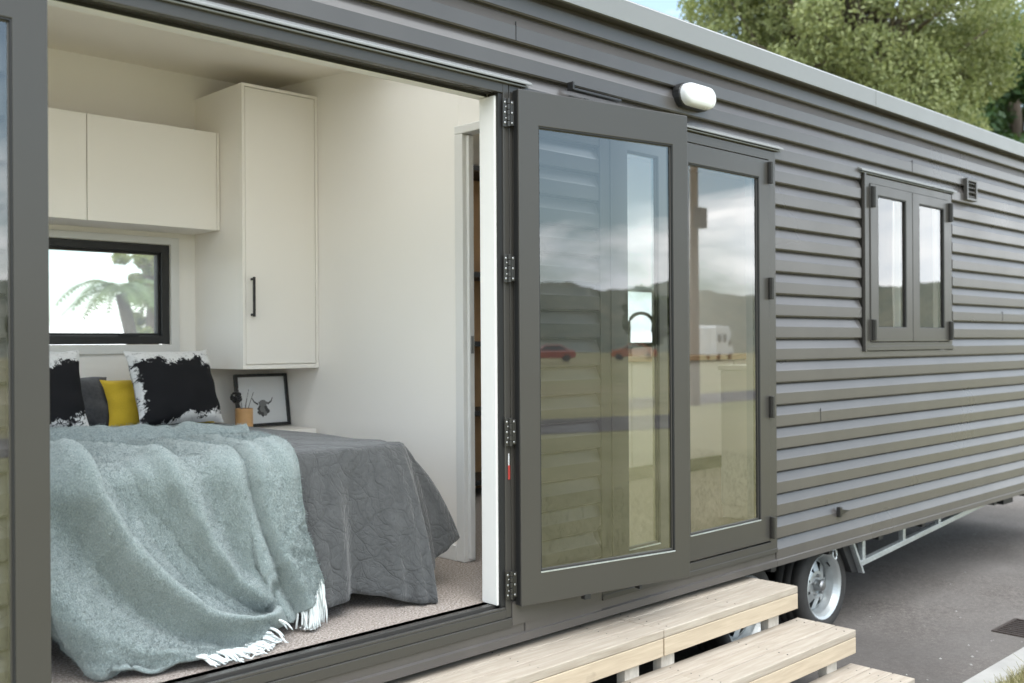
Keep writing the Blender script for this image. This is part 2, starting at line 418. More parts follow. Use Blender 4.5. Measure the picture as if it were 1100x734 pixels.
strip(cl, OP1[0], OP1[1], 2.60, ZT); strip(cl, OP2[0], OP2[1], 2.575, ZT); strip(cl, WN[0], WN[1], 2.575, ZT); strip(cl, WN[0], WN[1], ZB, 1.54)
cl.build('cladding', M['clad'], cabin)
for x, z in ((6.143, ZB+19*P), (2.704, ZB+20*P), (5.0, ZB+6*P), (7.6, ZB+11*P), (8.4, ZB+3*P)): MB().box(x-.0015, x+.0015, -.0075, -.004, z+.002, z+.075).build('board_joint', M['gasket'], cabin)
tr = MB(); tr.prism([(-.012, .45), (.02, .45), (.02, .52), (-.002, .52), (-.002, .485), (-.012, .48)], 0, OP2[1]+.001, X1)
tr.prism([(-.012, .45), (.02, .45), (.02, .52), (-.002, .52), (-.002, .485), (-.012, .48)], 0, X0, OP2[1]-.001)
tr.box(2.6625, 3.1835, -.010, .018, .5205, .611)
tr.build('bottom_trim', M['clad'], cabin)
# roof edge: fascia with a drip lip, soffit, sloping roof
fa = MB(); fa.prism([(-.062, 2.956), (-.062, 3.045), (-.055, 3.053), (.02, 3.06), (.02, 3.05), (-.045, 3.043), (-.056, 3.036), (-.056, 2.966), (-.046, 2.966), (-.046, 2.956)], 0, X0-.08, X1+.08)
for x in (5.55, 1.8, 8.9): fa.box(x, x+.003, -.0632, -.06, 2.957, 3.046)
fa.build('fascia', M['fascia'], cabin)
sf = MB(); sf.box(X0-.08, X1+.08, -.045, .02, 2.961, 2.966); sf.build('soffit', M['clad'], cabin)
def slope_with_hole(mb, y0, y1, zf, th_, x0, x1, hole):
    ha, hb, hc, hd = hole
    q = lambda ya, yb: [(ya, zf(ya)), (yb, zf(yb)), (yb, zf(yb)+th_), (ya, zf(ya)+th_)]
    mb.prism(q(y0, hc), 0, x0, x1); mb.prism(q(hd, y1), 0, x0, x1); mb.prism(q(hc, hd), 0, x0, ha); mb.prism(q(hc, hd), 0, hb, x1)
SKY = (.3, 2.9, .30, 1.23)  # roof opening added out of view to brighten the bedroom
zr = lambda y: 3.055+(y-.021)*.0659; zc = lambda y: 2.925+(y-.1)*.0684
SKY2 = (4.1, 7.6, .35, 1.3)  # second added roof opening, brightens the kitchen
rf = MB(); slope_with_hole(rf, .021, 2.60, zr, .04, X0-.08, 4.0, SKY); slope_with_hole(rf, .021, 2.60, zr, .04, 4.0, X1+.08, SKY2); rf.build('roof', M['fascia'], cabin)
for SK in (SKY, SKY2):
  m = MB()
  for xa, xb, ya, yb in ((SK[0]-.03, SK[0]-.001, SK[2]-.03, SK[3]+.03), (SK[1]+.001, SK[1]+.03, SK[2]-.03, SK[3]+.03), (SK[0]-.001, SK[1]+.001, SK[2]-.03, SK[2]-.001), (SK[0]-.001, SK[1]+.001, SK[3]+.001, SK[3]+.03)):
      m.prism([(ya, zc(ya)+.028), (yb, zc(yb)+.028), (yb, zr(yb)+.09), (ya, zr(ya)+.09)], 0, xa, xb)
  sko = m.build('fill_skylight', M['white'], cabin)  # skylights added out of view as fill for the rooms
  m = MB(); m.add([(SK[0], SK[2], zr(SK[2])+.07), (SK[1], SK[2], zr(SK[2])+.07), (SK[1], SK[3], zr(SK[3])+.07), (SK[0], SK[3], zr(SK[3])+.07)], [(0, 1, 2, 3)]); m.build('glass_pane', M['opal'], sko)
# shell: back, ends, floor, ceiling, lining
YB = 2.41
bw = MB()
WB = (1.03, 2.436, 1.606, 2.140); KB = (5.35, 6.75, 1.56, 2.06)
def wall_with_holes(mb, x0, x1, y0, y1, z0, z1, holes):
    xs = x0
    for (a, b, c, d) in holes:
        mb.box(xs, a, y0, y1, z0, z1); mb.box(a, b, y0, y1, z0, c); mb.box(a, b, y0, y1, d, z1); xs = b
    mb.box(xs, x1, y0, y1, z0, z1)
wall_with_holes(bw, X0, X1, YB, YB+.09, .48, 3.2, [WB, KB]); bw.build('rear_wall', M['wall'], cabin)
rc = MB()
wall_with_holes(rc, X0, X1, YB+.093, YB+.10, .46, 3.2, [WB, KB]); rc.build('rear_cladding', M['clad'], cabin)
ew = MB(); ew.box(X0, X0+.07, .021, YB+.0925, .46, .66); ew.box(X0, X0+.07, .021, YB+.0925, 2.75, 3.05); ew.box(X0, X0+.07, .021, .2, .66, 2.75); ew.box(X0, X0+.07, 2.2, YB+.0925, .66, 2.75); ew.build('end_wall', M['clad'], cabin)
el = MB(); el.box(X0+.071, X0+.1, .063, YB-.001, .599, .66); el.box(X0+.071, X0+.1, .063, YB-.001, 2.75, 3.06); el.box(X0+.071, X0+.1, .063, .2, .66, 2.75); el.box(X0+.071, X0+.1, 2.2, YB-.001, .66, 2.75); el.build('end_lining', M['wall'], cabin)
e2 = MB(); e2.box(X1-.1, X1, .021, YB+.0925, .46, 3.05); e2.build('end_wall', M['clad'], cabin)
swp = lambda a, b, q: (X0+b, a, q)
m = MB(swp); m.frame(.202, 2.198, .662, 2.748, -.008, .06, .05, .05, .05, .05); ewo = m.build('fill_end_window', M['frame'], cabin, bevel=.003)  # window added out of view to let more light into the bedroom
m = MB(swp); m.box(1.165, 1.205, .01, .05, .713, 2.697); m.build('mullion', M['frame'], ewo)
m = MB(swp); m.add([(.25, .03, .71), (2.15, .03, .71), (2.15, .03, 2.7), (.25, .03, 2.7)], [(0, 1, 2, 3)]); m.build('glass_pane', M['glass_back2'], ewo)
fl = MB(); fl.box(X0+.1, X1-.1, .0625, YB, .50, .598); fl.build('floor', M['carpet'], cabin)
ce = MB(); slope_with_hole(ce, .1, YB, zc, .026, X0+.1, 4.0, SKY); slope_with_hole(ce, .1, YB, zc, .026, 4.0, X1-.1, SKY2); ce.build('ceiling', M['ceil'], cabin)
ln = MB()
wall_with_holes(ln, X0+.1, X1-.1, .062, .10, .599, 2.95, [(OP1[0]+.03, 2.625, .599, 2.553), (OP2[0]+.06, OP2[1]-.06, .599, 2.53), (5.55, 6.68, 1.62, 2.5)])
ln.build('front_lining', M['wall'], cabin)
pt = MB(); pt.box(3.04, 3.085, .72, YB-.001, .599, 3.07); pt.box(3.04, 3.085, .101, .719, 2.572, 2.97); pt.box(3.04, 3.085, .101, .14, .599, 2.571)
pt.build('partition_wall', M['wall'], cabin)
# doorway in the partition
dj = MB(); dj.box(3.024, 3.094, .68, .735, .599, 2.56); dj.box(3.024, 3.094, .14, .735, 2.561, 2.60); dj.box(3.028, 3.092, .13, .165, .599, 2.56)
dj.build('doorway_jamb', M['white'], cabin, bevel=.004)
sd = MB(); sd.box(3.046, 3.076, .66, .679, .615, 2.553)
sdo = sd.build('sliding_door', M['white'], cabin, bevel=.003)
lk = MB(); lk.box(3.0535, 3.0685, .656, .6595, 1.555, 1.635)
for z in (1.565, 1.595, 1.625): lk.tube([(3.061, .6545, z), (3.061, .656, z)], .006, 8)
lk.build('lock', M['rivet'], sdo)
sk = MB(); sk.box(3.022, 3.039, .736, YB-.002, .599, .67); sk.box(.101, 3.02, YB-.016, YB-.001, .599, .67); sk.build('skirting', M['white'], cabin, bevel=.003)
# opening 1 : frame, head, sill, reveal
f1 = MB()
f1.box(2.633, 2.662, -.006, .03, .555, 2.60); f1.box(2.612, 2.632, .012, .06, .60, 2.556)       # right jamb in steps
f1.box(2.640, 2.664, .031, .06, .555, 2.60); f1.box(2.667, 2.7345, -.004, .03, .612, 2.60); f1.box(2.6625, 2.6665, .004, .03, .612, 2.60)
f1.box(.93, .965, -.006, .06, .555, 2.60)
f1.box(.966, 2.632, -.006, .018, 2.553, 2.60); f1.box(.966, 2.611, .035, .06, 2.556, 2.60)
f1.box(.9305, 2.6615, -.010, .02, .517, .552); f1.box(.9305, 2.6615, -.004, .02, .553, .586); f1.box(.966, 2.632, .035, .062, .56, .602)
f1.box(.966, 2.632, -.0045, .008, .5865, .596)
f1.build('door_frame', M['frame'], cabin, bevel=.002)
g1 = MB(); g1.box(.966, 2.632, .0185, .0345, 2.565, 2.598); g1.box(2.612, 2.6395, .0, .0115, .60, 2.552); g1.box(.966, 2.632, .0085, .0345, .55, .59); g1.box(2.6325, 2.6395, .0605, .0612, .6, 2.55)
g1.box(.968, 2.61, .0605, .0615, 2.545, 2.6)
g1.build('door_seal', M['gasket'], cabin)
rv = MB(); rv.box(2.603, 2.6245, .0125, .097, .603, 2.543); rv.box(.9605, .970, .0125, .112, .603, 2.543); rv.box(.9605, 2.6245, .0625, .112, 2.5435, 2.556)
rv.box(2.625, 2.685, .1005, .112, .603, 2.61); rv.box(.90, .96, .1005, .112, .603, 2.61); rv.box(.9, 2.685, .1005, .1115, 2.611, 2.665)
rv.build('opening_reveal', M['white'], cabin, bevel=.003)
def drip_cap(x0, x1, z, parent):
    d = MB(); d.prism([(-.004, z-.004), (-.030, z-.012), (-.030, z-.006), (-.026, z), (-.004, z+.012), (.0, z+.016)], 0, x0, x1)
    d.prism([(-.004, z-.018), (-.020, z-.020), (-.020, z-.0145), (-.004, z-.0095)], 0, x0+.012, x1-.012)
    return d.build('drip_cap', M['fascia'], parent, bevel=.0012)
drip_cap(.86, 2.768, 2.610, cabin); drip_cap(3.10, 4.60, 2.596, cabin); 
w_cap = drip_cap(5.445, 6.765, 2.592, cabin)

def hinge(mb_dark, mb_riv, z, pts_frame, pts_leaf, barrel): pass
def rect_hinge(parent, c, uax, w1, w2, h, z, nrm):
    """two plates either side of a barrel at c (x,y); uax = plate direction, nrm = outward"""
    ux, uy = uax; nx, ny = nrm
    tf = lambda a, b, q: (c[0]+a*ux+b*nx, c[1]+a*uy+b*ny, q)
    m = MB(tf); m.box(-w1, -.006, .0, .004, z-h/2, z+h/2); m.box(.004, w2, .0, .004, z-h/2+.006, z+h/2-.006)
    for k in range(5): m.lathe([(.0, -h/10+.001), (.0075, -h/10+.001), (.0075, h/10-.001), (.0, h/10-.001)], (0, .006, z-h/2+h/10+k*h/5), 2, 10)
    ho = m.build('hinge', M['hinge'], parent, bevel=.001)
    r = MB(tf)
    for a in (-w1*.62, w2*.62):
        for q in (-.36, 0., .36): r.sphere((a, .0045, z+q*h), .0048, 5, (1, .5, 1))
    for q in (-.2, .2): r.sphere((-w1*.45, .0045, z+q*h), .0035, 5, (1, .5, 1))
    r.build('rivet', M['rivet'], ho if ho.parent is cabin else parent)
    return ho

# leaf builder in local frame: a along the width, b out of the visible face (0 = face, + = away from the viewer), q = height
def door_leaf(name, label, tf, W, z0, z1, sl, sr, rb, rt, th=.042, parent=cabin):
    m = MB(tf)
    m.frame(0, W, z0, z1, 0, th, sl, sr, rb, rt)
    m.frame(sl-.001, W-sr+.001, z0+rb-.001, z1-rt+.001, .010, th-.010, .010, .010, .010, .010)   # glazing bead
    o = m.build(name, M['frame'], parent, bevel=.0025); 
    if label: o['label'] = label
    g = MB(tf); g.frame(sl, W-sr, z0+rb, z1-rt, .003, .0095, .005, .005, .001, .005); g.build('glazing_seal', M['gasket'], o)
    s = MB(tf); s.box(sl, W-sr, -.0012, .006, z0+rb-.0045, z0+rb+.0005); s.build('glazing_bead', M['galv'], o)
    p = MB(tf); p.add([(sl+.004, .014, z0+rb+.004), (W-sr-.004, .014, z0+rb+.004), (W-sr-.004, .014, z1-rt-.004), (sl+.004, .014, z1-rt-.004)], [(0, 1, 2, 3)])
    p.build('glass_pane', M['glass'], o)
    return o
th = R(10.5); cx, sx = math.cos(th), math.sin(th)
H1 = (2.672, -.050)
tfR = lambda a, b, q: (H1[0]+a*cx+b*sx, H1[1]-a*sx+b*cx, q)
leafR = door_leaf('french_door', 'open right hand french door leaf swung out past the wall light', tfR, .869, .598, 2.568, .092, .084, .122, .132)
a2 = R(1.0); c2, s2 = math.cos(a2), math.sin(a2)
tfL = lambda a, b, q: (.952-a*c2+b*s2*0, -.052-a*s2*.6+b, q)
def tfL(a, b, q): return (.952-a, -.052-a*.02+b, q)
leafL = door_leaf('french_door', 'open left hand french door leaf folded flat against the wall', tfL, .869, .598, 2.568, .088, .092, .122, .132)
for z in (2.478, 1.885, 1.262, .68):
    rect_hinge(leafR, (2.650, -.0145), (.96, -.28), .023, .026, .108, z, (-.28, -.96))
eg = MB(tfR); eg.box(-.0012, .0, .008, .034, .602, 2.564); eg.build('edge_seal', M['gasket'], leafR)
bt = MB(tfR); bt.box(.3, .33, -.004, .02, .583, .6); bt.box(.585, .60, -.002, .03, .585, .598); bt.build('bolt', M['black'], leafR)
# small stay bracket sitting in the shadow above the leaf
sb = MB(); sb.box(2.995, 3.30, -.035, -.008, 2.622, 2.632); sb.box(2.99, 3.0, -.04, -.007, 2.622, 2.655); sb.build('stay_bracket', M['black'], cabin, bevel=.002)
rt_ = MB(); rt_.box(2.648, 2.652, -.0085, -.0065, 1.135, 1.18); rt_.build('tag_cord', M['diffuser'], cabin)
rt2 = MB(); rt2.box(2.645, 2.655, -.011, -.0065, 1.08, 1.135); rt2.build('hinge_tag', M['tag'], cabin, bevel=.002)
# opening 2 : frame with a narrow side leaf and a door
f2 = MB(); f2.frame(OP2[0], OP2[1], .532, 2.569, -.012, .06, .062, .062, .05, .045); f2.box(OP2[0], OP2[1], -.016, -.0125, .522, .545)
o2 = f2.build('door_frame', M['frame'], cabin, bevel=.003)
tfS = lambda a, b, q: (3.248+a, -.016+b, q)
door_leaf('side_leaf', 'narrow fixed glazed leaf beside the kitchen door', tfS, .432, .592, 2.518, .107, .107, .118, .092)
tfD = lambda a, b, q: (3.686+a, -.018+b, q)
leafD = door_leaf('kitchen_door', 'closed glazed kitchen door with black hinges', tfD, .79, .592, 2.518, .108, .092, .118, .092)
for z in (2.455, 1.87, 1.27, .66):
    hb = MB(); hb.box(4.462, 4.484, -.034, -.0185, z-.055, z+.055); hb.tube([(4.473, -.036, z-.055), (4.473, -.036, z+.055)], .009, 10); hb.build('hinge', M['hinge'], leafD, bevel=.002)
bl = MB(); bl.box(3.681, 3.685, -.013, .02, .592, 2.518); bl.box(4.477, 4.481, -.013, .02, .592, 2.518); bl.build('door_seal', M['gasket'], cabin)
rv2 = MB(); rv2.box(4.462, 4.485, .0605, .112, .6, 2.55); rv2.box(3.244, 3.268, .0605, .112, .6, 2.55); rv2.box(3.269, 4.461, .0605, .112, 2.525, 2.55); rv2.build('opening_reveal', M['white'], cabin)
# window with two sashes
wf = MB(); wf.frame(5.505, 6.705, 1.548, 2.565, -.014, .06, .055, .045, .045, .045); wf.box(5.495, 6.715, -.018, -.0145, 1.545, 1.572); wf.box(5.492, 5.512, -.02, .0, 1.54, 2.575)
win = wf.build('window', M['frame'], cabin, bevel=.003)
for k, xa in enumerate((5.562, 6.114)):
    W = .546
    tfw = lambda a, b, q, xa=xa: (xa+a, -.020+b, q)
    m = MB(tfw); m.frame(0, W, 1.597, 2.518, 0, .04, .095, .085, .085, .060); so = m.build('sash', M['frame'], win, bevel=.003)
    g = MB(tfw); g.frame(.095, W-.085, 1.682, 2.458, .003, .01, .006, .006, .003, .006); g.build('glazing_seal', M['gasket'], win)
    p = MB(tfw); p.add([(.10, .014, 1.686), (W-.09, .014, 1.686), (W-.09, .014, 2.453), (.10, .014, 2.453)], [(0, 1, 2, 3)]); p.build('glass_pane', M['glass_win'], win)
for x in (5.575, 6.652):
    for z in (2.44, 1.665):
        h = MB(); h.box(x-.013, x+.013, -.036, -.0205, z-.062, z+.062); h.tube([(x, -.038, z-.06), (x, -.038, z+.06)], .009, 10); h.build('hinge', M['hinge'], win, bevel=.002)
# vent, latch
vt = MB(); vt.frame(6.925, 7.10, 2.552, 2.70, -.030, -.004, .022, .022, .018, .018)
for k in range(4): vt.prism([(-.026, 2.578+k*.030), (-.008, 2.598+k*.030), (-.006, 2.594+k*.030), (-.024, 2.574+k*.030)], 0, 6.948, 7.077)
vt.build('vent', M['frame'], cabin, bevel=.002); vb = MB(); vb.box(6.948, 7.077, -.0075, -.0065, 2.571, 2.682); vb.build('vent_backing', M['gasket'], cabin)
la = MB(); la.box(5.165, 5.19, -.03, -.006, .625, .68); la.prism([(5.19, .635), (5.275, .648), (5.275, .655), (5.19, .668)], 1, -.026, -.016); la.build('latch', M['hinge'], cabin, bevel=.003)

# running gear
def make_wheel(parent):
    w = part_empty('wheel', parent); c = (5.25, .12, .205)
    base = tuple(cabin['base'])
    t = MB(); t.lathe([(.182, -.085), (.205, -.098), (.238, -.095), (.258, -.080), (.264, -.065), (.266, -.03), (.262, -.028), (.262, -.022), (.266, -.02), (.266, .02), (.262, .022), (.262, .028), (.266, .03), (.264, .065), (.258, .08), (.238, .095), (.205, .098), (.182, .085)], (c[0], c[1]+.085, c[2]), 1, 56)
    t.build('tyre', M['rubber'], w, smooth=True)
    r = MB(); cy = c[1]+.085
    r.lathe([(.176, -.075), (.186, -.084), (.190, -.090), (.186, -.093), (.172, -.082), (.166, -.070), (.160, -.058), (.152, -.02), (.152, .07), (.188, .09)], (c[0], cy, c[2]), 1, 56)
    # disc with triangular windows
    n = 16; rings = [(.152, -.012), (.136, -.020), (.082, -.042), (.064, -.044), (.045, -.036), (.030, -.036)]
    def pt(k, rr, y): a = 2*math.pi*(k+.5)/n; return (c[0]+rr*math.cos(a), cy+y, c[2]+rr*math.sin(a))
    vs = []; fs = []
    for k in range(n):
        for rr, y in rings: vs.append(pt(k, rr, y))
    mm = len(rings)
    for k in range(n):
        q = (k+1) % n
        for i in range(mm-1):
            if k % 2 == 0 and i == 1: continue
            fs.append((k*mm+i, q*mm+i, q*mm+i+1, k*mm+i+1))
    r.add(vs, fs)
    for k in range(0, n, 2):      # make the openings triangles: web in the inner corners
        a, b = pt(k, .136, -.020), pt(k+1, .136, -.020); m0 = pt(k+.5, .082, -.042)
        r.add([pt(k, .136, -.020), pt(k, .082, -.042), pt(k+.34, .082, -.042)], [(0, 1, 2)])
        r.add([pt(k+1, .136, -.020), pt(k+1, .082, -.042), pt(k+.66, .082, -.042)], [(0, 1, 2)])
    r.build('rim', M['rim'], w, smooth=False)
    h = MB(); h.lathe([(0, -.088), (.022, -.086), (.031, -.078), (.033, -.036), (.0, -.03)], (c[0], cy, c[2]), 1, 24)
    for k in range(5):
        a = 2*math.pi*k/5+.3; h.lathe([(0, -.062), (.009, -.060), (.0105, -.036), (0, -.036)], (c[0]+.056*math.cos(a), cy, c[2]+.056*math.sin(a)), 1, 6)
    h.build('hub', M['rivet'], w)
    dk = MB(); dk.lathe([(.0, .0), (.15, .0)], (c[0], cy, c[2]), 1, 24); dk.build('brake_drum', M['mud'], w)
    v = MB(); v.tube([(c[0]+.10, cy-.05, c[2]+.115), (c[0]+.085, cy-.075, c[2]+.10)], .005, 8); v.build('valve', M['black'], w)
    return w
w1 = make_wheel(cabin)
w2 = w1.copy(); COL.objects.link(w2); w2.location = (-.79, 0, 0)
for ch in list(w1.children):
    d = ch.copy(); COL.objects.link(d); d.parent = w2
mg = MB()
arc = [(5.25+.315*math.cos(R(a)), .205+.30*math.sin(R(a))) for a in range(10, 91, 10)]+[(4.46+.315*math.cos(R(a)), .205+.30*math.sin(R(a))) for a in range(90, 171, 10)]
for (xa, za), (xb, zb) in zip(arc, arc[1:]):
    mg.add([(xa, .08, za), (xb, .08, zb), (xb, .34, zb), (xa, .34, za)], [(0, 1, 2, 3)])
    mg.add([(xa, .35, za), (xb, .35, zb), (xb, .35, .46), (xa, .35, .46)], [(0, 1, 2, 3)])
mg.prism([(5.44, .455), (5.575, .245), (5.50, .25), (5.36, .455)], 1, .078, .34)
mg.build('mudguard', M['mud'], cabin, solid=.006)
ms = MB(); ms.prism([(5.434, .462), (5.452, .462), (5.592, .238), (5.574, .238)], 1, .045, .076); ms.build('mudguard_stay', M['galv'], cabin)
ri = MB(); ri.tube([(5.19+.022*math.cos(a), .02+.004*math.sin(a), .412+.028*math.sin(a)) for a in np.linspace(0, 2*math.pi, 17)], .005, 8, False); ri.tube([(5.15, .05, .44), (5.23, .05, .44)], .012, 8); ri.build('tie_down_ring', M['galv'], cabin, smooth=True)
for yy in (.05, 2.30):
    t = MB()
    ch = lambda x: .30+(x-5.58)*(.165/2.15)
    t.prism([(5.56, ch(5.56)-.02), (7.75, ch(7.75)-.02), (7.75, ch(7.75)+.012), (5.56, ch(5.56)+.012)], 1, yy, yy+.035)
    for x in (5.60, 6.13, 6.65, 7.17): t.box(x-.017, x+.017, yy+.002, yy+.033, ch(x), .462)
    t.box(5.5, 9.3, yy+.003, yy+.032, .455, .474)
    t.build('truss', M['galv'], cabin, bevel=.002)
bk = MB(); bk.box(X0, 7.6, YB+.06, YB+.085, G, .458); bk.box(X0, X0+.025, .2, YB+.059, G, .458); bk.build('shade_skirt', M['mud'], cabin)  # skirt added to block light reaching under the cabin from behind
cr = MB()
for x in np.arange(-.8, 9.4, .6): cr.box(x, x+.05, .06, 2.36, .40, .498)
cr.box(X0+.1, X1-.1, .36, .42, .30, .40); cr.box(X0+.1, X1-.1, 1.98, 2.04, .30, .40)
cr.tube([(5.25, .2, .205), (5.25, 2.2, .205)], .025, 10); cr.tube([(4.46, .2, .205), (4.46, 2.2, .205)], .025, 10)
cr.build('chassis', M['mud'], cabin)
us = MB(); us.box(X0+.1, X1-.1, .03, 2.38, .4985, .4995); us.build('underfloor', M['mud'], cabin)
jl = MB(); jl.box(8.30, 8.50, .25, .40, .30, .46)
jl.box(-.5, -.38, .28, .36, .10, .40); jl.box(-.55, -.33, .24, .40, G, .1)
jl.build('support_leg', M['black'], cabin, bevel=.004)
# rear window of the bedroom
rw = MB(); rw.frame(WB[0]+.002, WB[1]-.002, WB[2]+.002, WB[3]-.002, YB-.004, YB+.075, .05, .045, .045, .04); rwo = rw.build('rear_window', M['black'], cabin, bevel=.003)
rw2 = MB(); rw2.frame(WB[0]+.05, WB[1]-.047, WB[2]+.046, WB[3]-.042, YB+.014, YB+.06, .018, .014, .014, .012); rw2.build('sash', M['gasket'], rwo, bevel=.002)
la2 = MB(); la2.box(2.16, 2.26, YB-.012, YB+.012, WB[2]+.046, WB[2]+.056); la2.build('latch', M['black'], rwo)
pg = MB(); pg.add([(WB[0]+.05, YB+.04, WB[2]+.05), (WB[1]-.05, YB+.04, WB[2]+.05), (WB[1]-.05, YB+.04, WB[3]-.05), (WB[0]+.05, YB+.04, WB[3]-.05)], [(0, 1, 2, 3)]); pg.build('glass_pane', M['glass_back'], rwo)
at = MB(); at.frame(WB[0]-.05, WB[1]+.05, WB[2]-.05, WB[3]+.04, YB-.014, YB-.001, .048, .048, .048, .038); at.build('architrave', M['white'], cabin, bevel=.003)
kw = MB(); kw.frame(KB[0]+.002, KB[1]-.002, KB[2]+.002, KB[3]-.002, YB-.004, YB+.075, .045, .045, .04, .04); kwo = kw.build('kitchen_window', M['black'], cabin, bevel=.003)
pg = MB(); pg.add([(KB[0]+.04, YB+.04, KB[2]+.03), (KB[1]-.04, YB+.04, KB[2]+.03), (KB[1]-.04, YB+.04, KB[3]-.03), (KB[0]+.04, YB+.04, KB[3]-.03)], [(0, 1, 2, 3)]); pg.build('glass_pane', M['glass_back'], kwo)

# wall light
wl = thing('wall_light', 'oval white bulkhead light on the grey wall above the doors', 'wall light', (3.88, -.03, 2.69))
def stadium(w, h, n=10):
    r = h/2; pts = []
    for k in range(n+1): a = -math.pi/2+math.pi*k/n; pts.append((w/2-r+r*math.cos(a), r*math.sin(a)))
    for k in range(n+1): a = math.pi/2+math.pi*k/n; pts.append((-w/2+r+r*math.cos(a), r*math.sin(a)))
    return pts
def stad_solid(mb, c, layers):
    rows = [[(c[0]+x, c[1]+y, c[2]+z) for x, z in stadium(w, h)] for w, h, y in layers]
    n = len(rows[0]); vs = [p for r_ in rows for p in r_]; fs = []
    for i in range(len(rows)-1): fs += [(i*n+k, i*n+(k+1) % n, (i+1)*n+(k+1) % n, (i+1)*n+k) for k in range(n)]
    fs.append(tuple(range((len(rows)-1)*n, len(rows)*n))); mb.add(vs, fs)
b_ = MB(); stad_solid(b_, (3.822, 0, 2.728), [(.246, .110, .0), (.246, .110, -.036), (.238, .104, -.041), (.226, .094, -.041)]); b_.build('base', M['black'], wl, smooth=False)
d_ = MB(); stad_solid(d_, (3.822, 0, 2.728), [(.234, .101, -.040), (.234, .101, -.062), (.228, .096, -.073), (.212, .083, -.080), (.15, .047, -.084)]); d_.build('diffuser', M['diffuser'], wl, smooth=True)

# ------------------------------------------------------------------ timber steps
def step_unit(x0, x1, label, joints):
    s = thing('timber_steps', label, 'steps', ((x0+x1)/2, -.35, G), 'timber step units under the doors')
    for ti, (yb, yf, z, dx) in enumerate(((.072, -.24, .42, 0.), (-.196, -.506, .25, .06), (-.462, -.775, .08, .085))):
        xe = x1+dx
        t = MB(); n = 3; w = (yb-yf)/n
        for k in range(n):
            y1 = yb-k*w; j = random.uniform(-.002, .002)
            t.box(x0+.001+(0 if k else 0), xe+j, y1-w+.004, y1, z-.034, z+random.uniform(-.001, .001))
        t.build('tread', M['deck'], s, bevel=.004)
        r = MB(); hz = .105 if ti < 2 else .09
        r.box(x0+.001, xe-.003, yf+.003, yf+.036, z-.034-hz+.03, z-.035); r.box(xe-.040, xe-.004, yf+.037, yb-.004, z-.034-hz+.03, z-.035)
        r.build('riser', M['riser'], s, bevel=.003)
        nl = MB()
        xx = np.arange(x0+.05, xe, .50)
        for x in xx:
            for k in range(n):
                for q in (.3, .7): nl.lathe([(0, .0009), (.0030, .0007), (.0036, -.001)], (x+random.uniform(-.003, .003), yb-(k+q)*w, z+.0005), 2, 6)
        nl.build('nail', M['hinge'], s)
        if ti < 2:
            for x in sorted(set([x0+.07, xe-.16]+[x0+.07+i*(xe-x0-.2)/max(1, int((xe-x0)/.62)) for i in range(1, int((xe-x0)/.62))])):
                p = MB(); p.box(x-.045, x+.045, yf+.040, yf+.085, G, z-.036); p.build('leg', M['leg'], s, bevel=.003)
        else:
            p = MB(); p.box(x0+.04, xe-.08, yf+.05, yf+.09, G, z-.036); p.build('bearer', M['riser'], s, bevel=.003)
    return s
M['leg'] = wood('pale_post', (.42, .38, .33), (.62, .58, .52), (10, 10, 1.5))
step_unit(3.31, 4.36, 'right hand pale timber step unit whose open end is near the trailer wheel', ())
step_unit(.55, 3.305, 'left hand long pale timber step unit below the open french doors', ())

# ------------------------------------------------------------------ bedroom
bed = thing('bed', 'low dark bed whose foot faces the open doors, mostly hidden by its quilt', 'bed', (1.735, 1.4, .6))
b = MB(); b.box(1.0, 2.47, .47, 2.34, .72, .90); b.build('base', M['grey_linen'], bed, bevel=.02)
b = MB(); b.box(.99, 2.48, .45, 2.35, .905, 1.165); b.build('mattress', M['white'], bed, bevel=.05)
for x in (1.1, 1.72, 2.28):
    for y in (.62, 2.2):
        b = MB(); b.tube([(x, y, .60), (x, y, .74)], .02, 10); b.lathe([(.0, -.018), (.03, -.016), (.03, .016), (0, .018)], (x+.0, y-.0, .63), 0, 14); b.build('leg', M['rivet'], bed)

def catmull(pts, u):
    n = len(pts)-1; x = min(max(u, 0), 1)*n; i = min(int(x), n-1); t = x-i
    p0 = np.array(pts[max(i-1, 0)]); p1 = np.array(pts[i]); p2 = np.array(pts[i+1]); p3 = np.array(pts[min(i+2, n)])
    return .5*((2*p1)+(-p0+p2)*t+(2*p0-5*p1+4*p2-p3)*t*t+(-p0+3*p1-3*p2+p3)*t**3)
edge = [(.97, 2.3), (.97, 1.2), (.97, .6), (.975, .45), (1.03, .42), (1.4, .42), (1.8, .42), (2.05, .42), (2.2, .42), (2.33, .42), (2.44, .42), (2.485, .44), (2.50, .475), (2.50, .52), (2.5, .7), (2.5, 1.2), (2.5, 2.3)]
hem = [(.9, 2.3, .72), (.88, 1.2, .72), (.92, .6, .80), (.93, .42, .84), (1.02, .40, .84), (1.4, .38, .72), (1.8, .345, .65), (2.06, .295, .655), (2.20, .345, .665), (2.33, .27, .63), (2.462, .22, .603), (2.52, .335, .64), (2.60, .375, .72), (2.715, .385, .80), (2.67, .72, .76), (2.60, 1.2, .72), (2.58, 2.3, .72)]
NZ = np.random.default_rng(9)
rows = []
nu = 260
